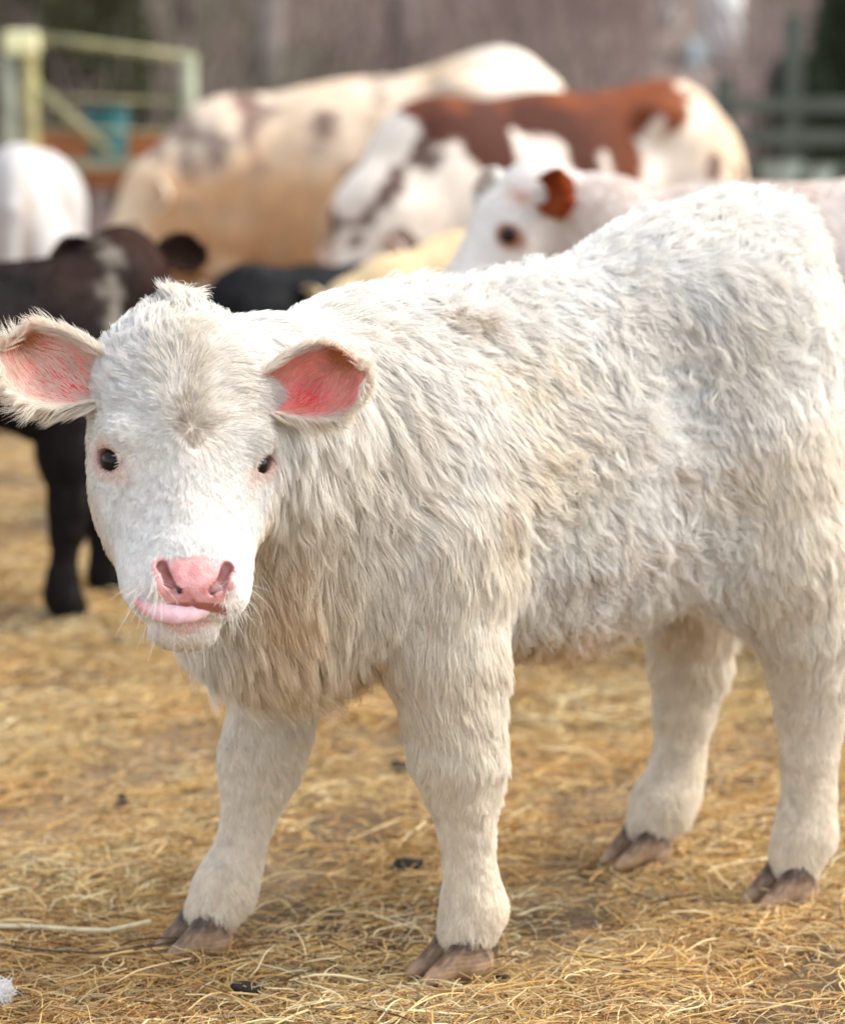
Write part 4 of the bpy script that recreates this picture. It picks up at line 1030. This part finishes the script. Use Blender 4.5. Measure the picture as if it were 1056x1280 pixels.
# dark evergreen bushes: a short stem and a crown of needle sprays
rn = np.random.default_rng(44)
for (px, Y, w_, h_, lab) in ((1062, 18.5, .50, 2.6, 'dark evergreen bush behind the rail fence at the right edge'), (990, 19.5, .38, 1.25, 'lower dark evergreen bush behind the rail fence, left of the taller one'),
                             (120, 20.5, 1.1, 1.9, 'dark olive bush behind the pen gate'), (30, 24, 1.0, 3.2, 'tall olive bush above the left post of the pen gate')):
    X = (px - 528) / F_PX * Y; t = thing('evergreen_bush', lab, 'bush', (X, Y, gh(X, Y)), 0, 'evergreen bushes on the bank')
    bm = bmesh.new(); bar(bm, (0, 0, -.2), (0, 0, h_ * .8), .06, 8, .015); bm_obj('trunk', bm, bark, t, True)
    n = 9000; z_ = rn.uniform(.02, 1, n) ** .9; ang = rn.uniform(0, 6.28, n); rr = w_ * (1 - z_ * .75) * np.sqrt(rn.uniform(.05, 1, n)) * (.8 + .25 * np.sin(ang * 3 + z_ * 9))
    b0 = np.stack([rr * np.cos(ang), rr * np.sin(ang), z_ * h_], 1); d = unit(np.stack([np.cos(ang), np.sin(ang), rn.uniform(-.2, .9, n)], 1) + rn.normal(0, .5, (n, 3)))
    P = b0[:, None] + d[:, None] * (rn.uniform(.06, .22, n)[:, None] * np.linspace(0, 1, 3))[:, :, None]
    strands('crown', P, np.full((n, 3), .011) * np.array([1, 1, .4]), np.array((.075, .095, .06) if px > 900 else (.13, .13, .075)) * rn.uniform(.6, 1.4, n)[:, None], twig_m, t)
# undergrowth that reads as one mass
r_ = np.random.default_rng(9); n = 36000
Y = r_.uniform(18, 62, n); X = r_.uniform(-1, 1, n) * (.32 * Y + 4); b_ = np.stack([X, Y, 0 * X], 1); b_[:, 2] = flat(b_)
sight = (np.abs(X / Y * F_PX + 528 - 872) < 62) & (Y < 36); b_, X, Y = b_[~sight], X[~sight], Y[~sight]; n = len(X)
cl_ = Noise(.25, 91)(b_); Lh = np.clip(r_.uniform(.3, 1.5, n) * (1 + .5 * cl_), .15, 2.5)
d = unit(np.stack([r_.normal(0, .35, n), r_.normal(0, .35, n), np.ones(n)], 1)); u = np.linspace(0, 1, 4)
P = b_[:, None] + d[:, None] * (Lh[:, None] * u)[:, :, None] + r_.normal(0, .18, (n, 1, 3)) * (u ** 2)[None, :, None]
bc_ = np.array((.33, .25, .225)) * r_.uniform(.6, 1.35, n)[:, None]
gr = (Noise(.12, 92)(b_) > .55); bc_[gr] = np.array((.17, .18, .11)) * r_.uniform(.7, 1.3, gr.sum())[:, None]
ug = strands('undergrowth', P, np.full((n, 4), .011) * np.array([1, .9, .7, .3]), bc_, twig_m)
tag(ug, 'tangle of dry brown undergrowth covering the bank under the trees', 'undergrowth', kind='stuff')

# ------------------------------------------------------------------ small things on the straw
clod_m = plain('dark_dung', (.035, .026, .016), rough=.9, noise=.5, nscale=60, bump=.8)
def ground_at(px, py):
    q = at(px, py, 3.0); t_ = CAM_H / (CAM_H - q[2]); return q[0] * t_, q[1] * t_
for (px, py, w_, lab) in ((155, 1011, 11, 'small black clod alone on the straw left of the calf'), (505, 1097, 22, 'crumbly dark dung clod on the straw between the front legs'), (624, 1232, 11, 'little black dung pellet beside the toe of the nearest hoof'),
                     (310, 1250, 20, 'low dark clod pressed in the straw at the bottom edge'), (500, 968, 16, 'dim dark clod farther back between the front legs')):
    X, Y = ground_at(px, py); s_ = Y / F_PX
    rock('dung_clod', lab, (X, Y, gh(X, Y) + .012), (w_ * s_ * .85, w_ * s_ * .7, w_ * s_ * .55), clod_m, int(px))
def stalk(name, label, pts, r, mat, cat):
    P_ = []
    for px, py, hz in pts:
        X, Y = ground_at(px, py); P_.append(Vector((X, Y, gh(X, Y) + hz)))
    bm = bmesh.new()
    for a, b in zip(P_[:-1], P_[1:]): bar(bm, a, b + (b - a).normalized() * r, r, 7)
    o = bm_obj(name, bm, mat, None, True); tag(o, label, cat)
stalk('straw_stalk', 'long thick pale straw stalk lying flat at the lower left', [(-30, 1178, .02), (40, 1180, .018), (90, 1183, .02), (135, 1184, .022), (185, 1175, .026)], .0032, plain('pale_straw', (.82, .70, .45), rough=.6, noise=.25, nscale=90), 'straw stalk')
stalk('twig', 'thin dark brown twig lying below the long pale stalk, lower left', [(-20, 1202, .024), (60, 1212, .022), (120, 1219, .024), (170, 1216, .022), (225, 1205, .024)], .0011, plain('dark_twig', (.07, .045, .03), rough=.8), 'twig')
X, Y = ground_at(2, 1262)
fV = ball('feather_root', .006, plain('quill', (.8, .78, .74)), None, (X - .01, Y, gh(X, Y) + .02), 10)
bpy.data.objects.remove(fV)
tuft_ = thing('wool_tuft', 'scrap of white hair lying on the straw in the lower left corner', 'tuft', (X - .008, Y, gh(X, Y) + .012))
r_ = np.random.default_rng(3); n = 900; d = unit(r_.normal(0, 1, (n, 3)) * (1, .7, .8)); d[:, 2] = np.abs(d[:, 2]); u = np.linspace(0, 1, 5)
P = d[:, None] * (r_.uniform(.008, .026, n)[:, None] * u)[:, :, None] + r_.normal(0, .004, (n, 1, 3)) + r_.normal(0, .006, (n, 1, 3)) * np.sin(u * 3)[None, :, None]
strands('hair', P, np.full((n, 5), .00035), np.repeat(np.array((.86, .85, .82))[None], n, 0), coat_mat, tuft_)['kind'] = 'stuff'
print('done', time.time() - T0)
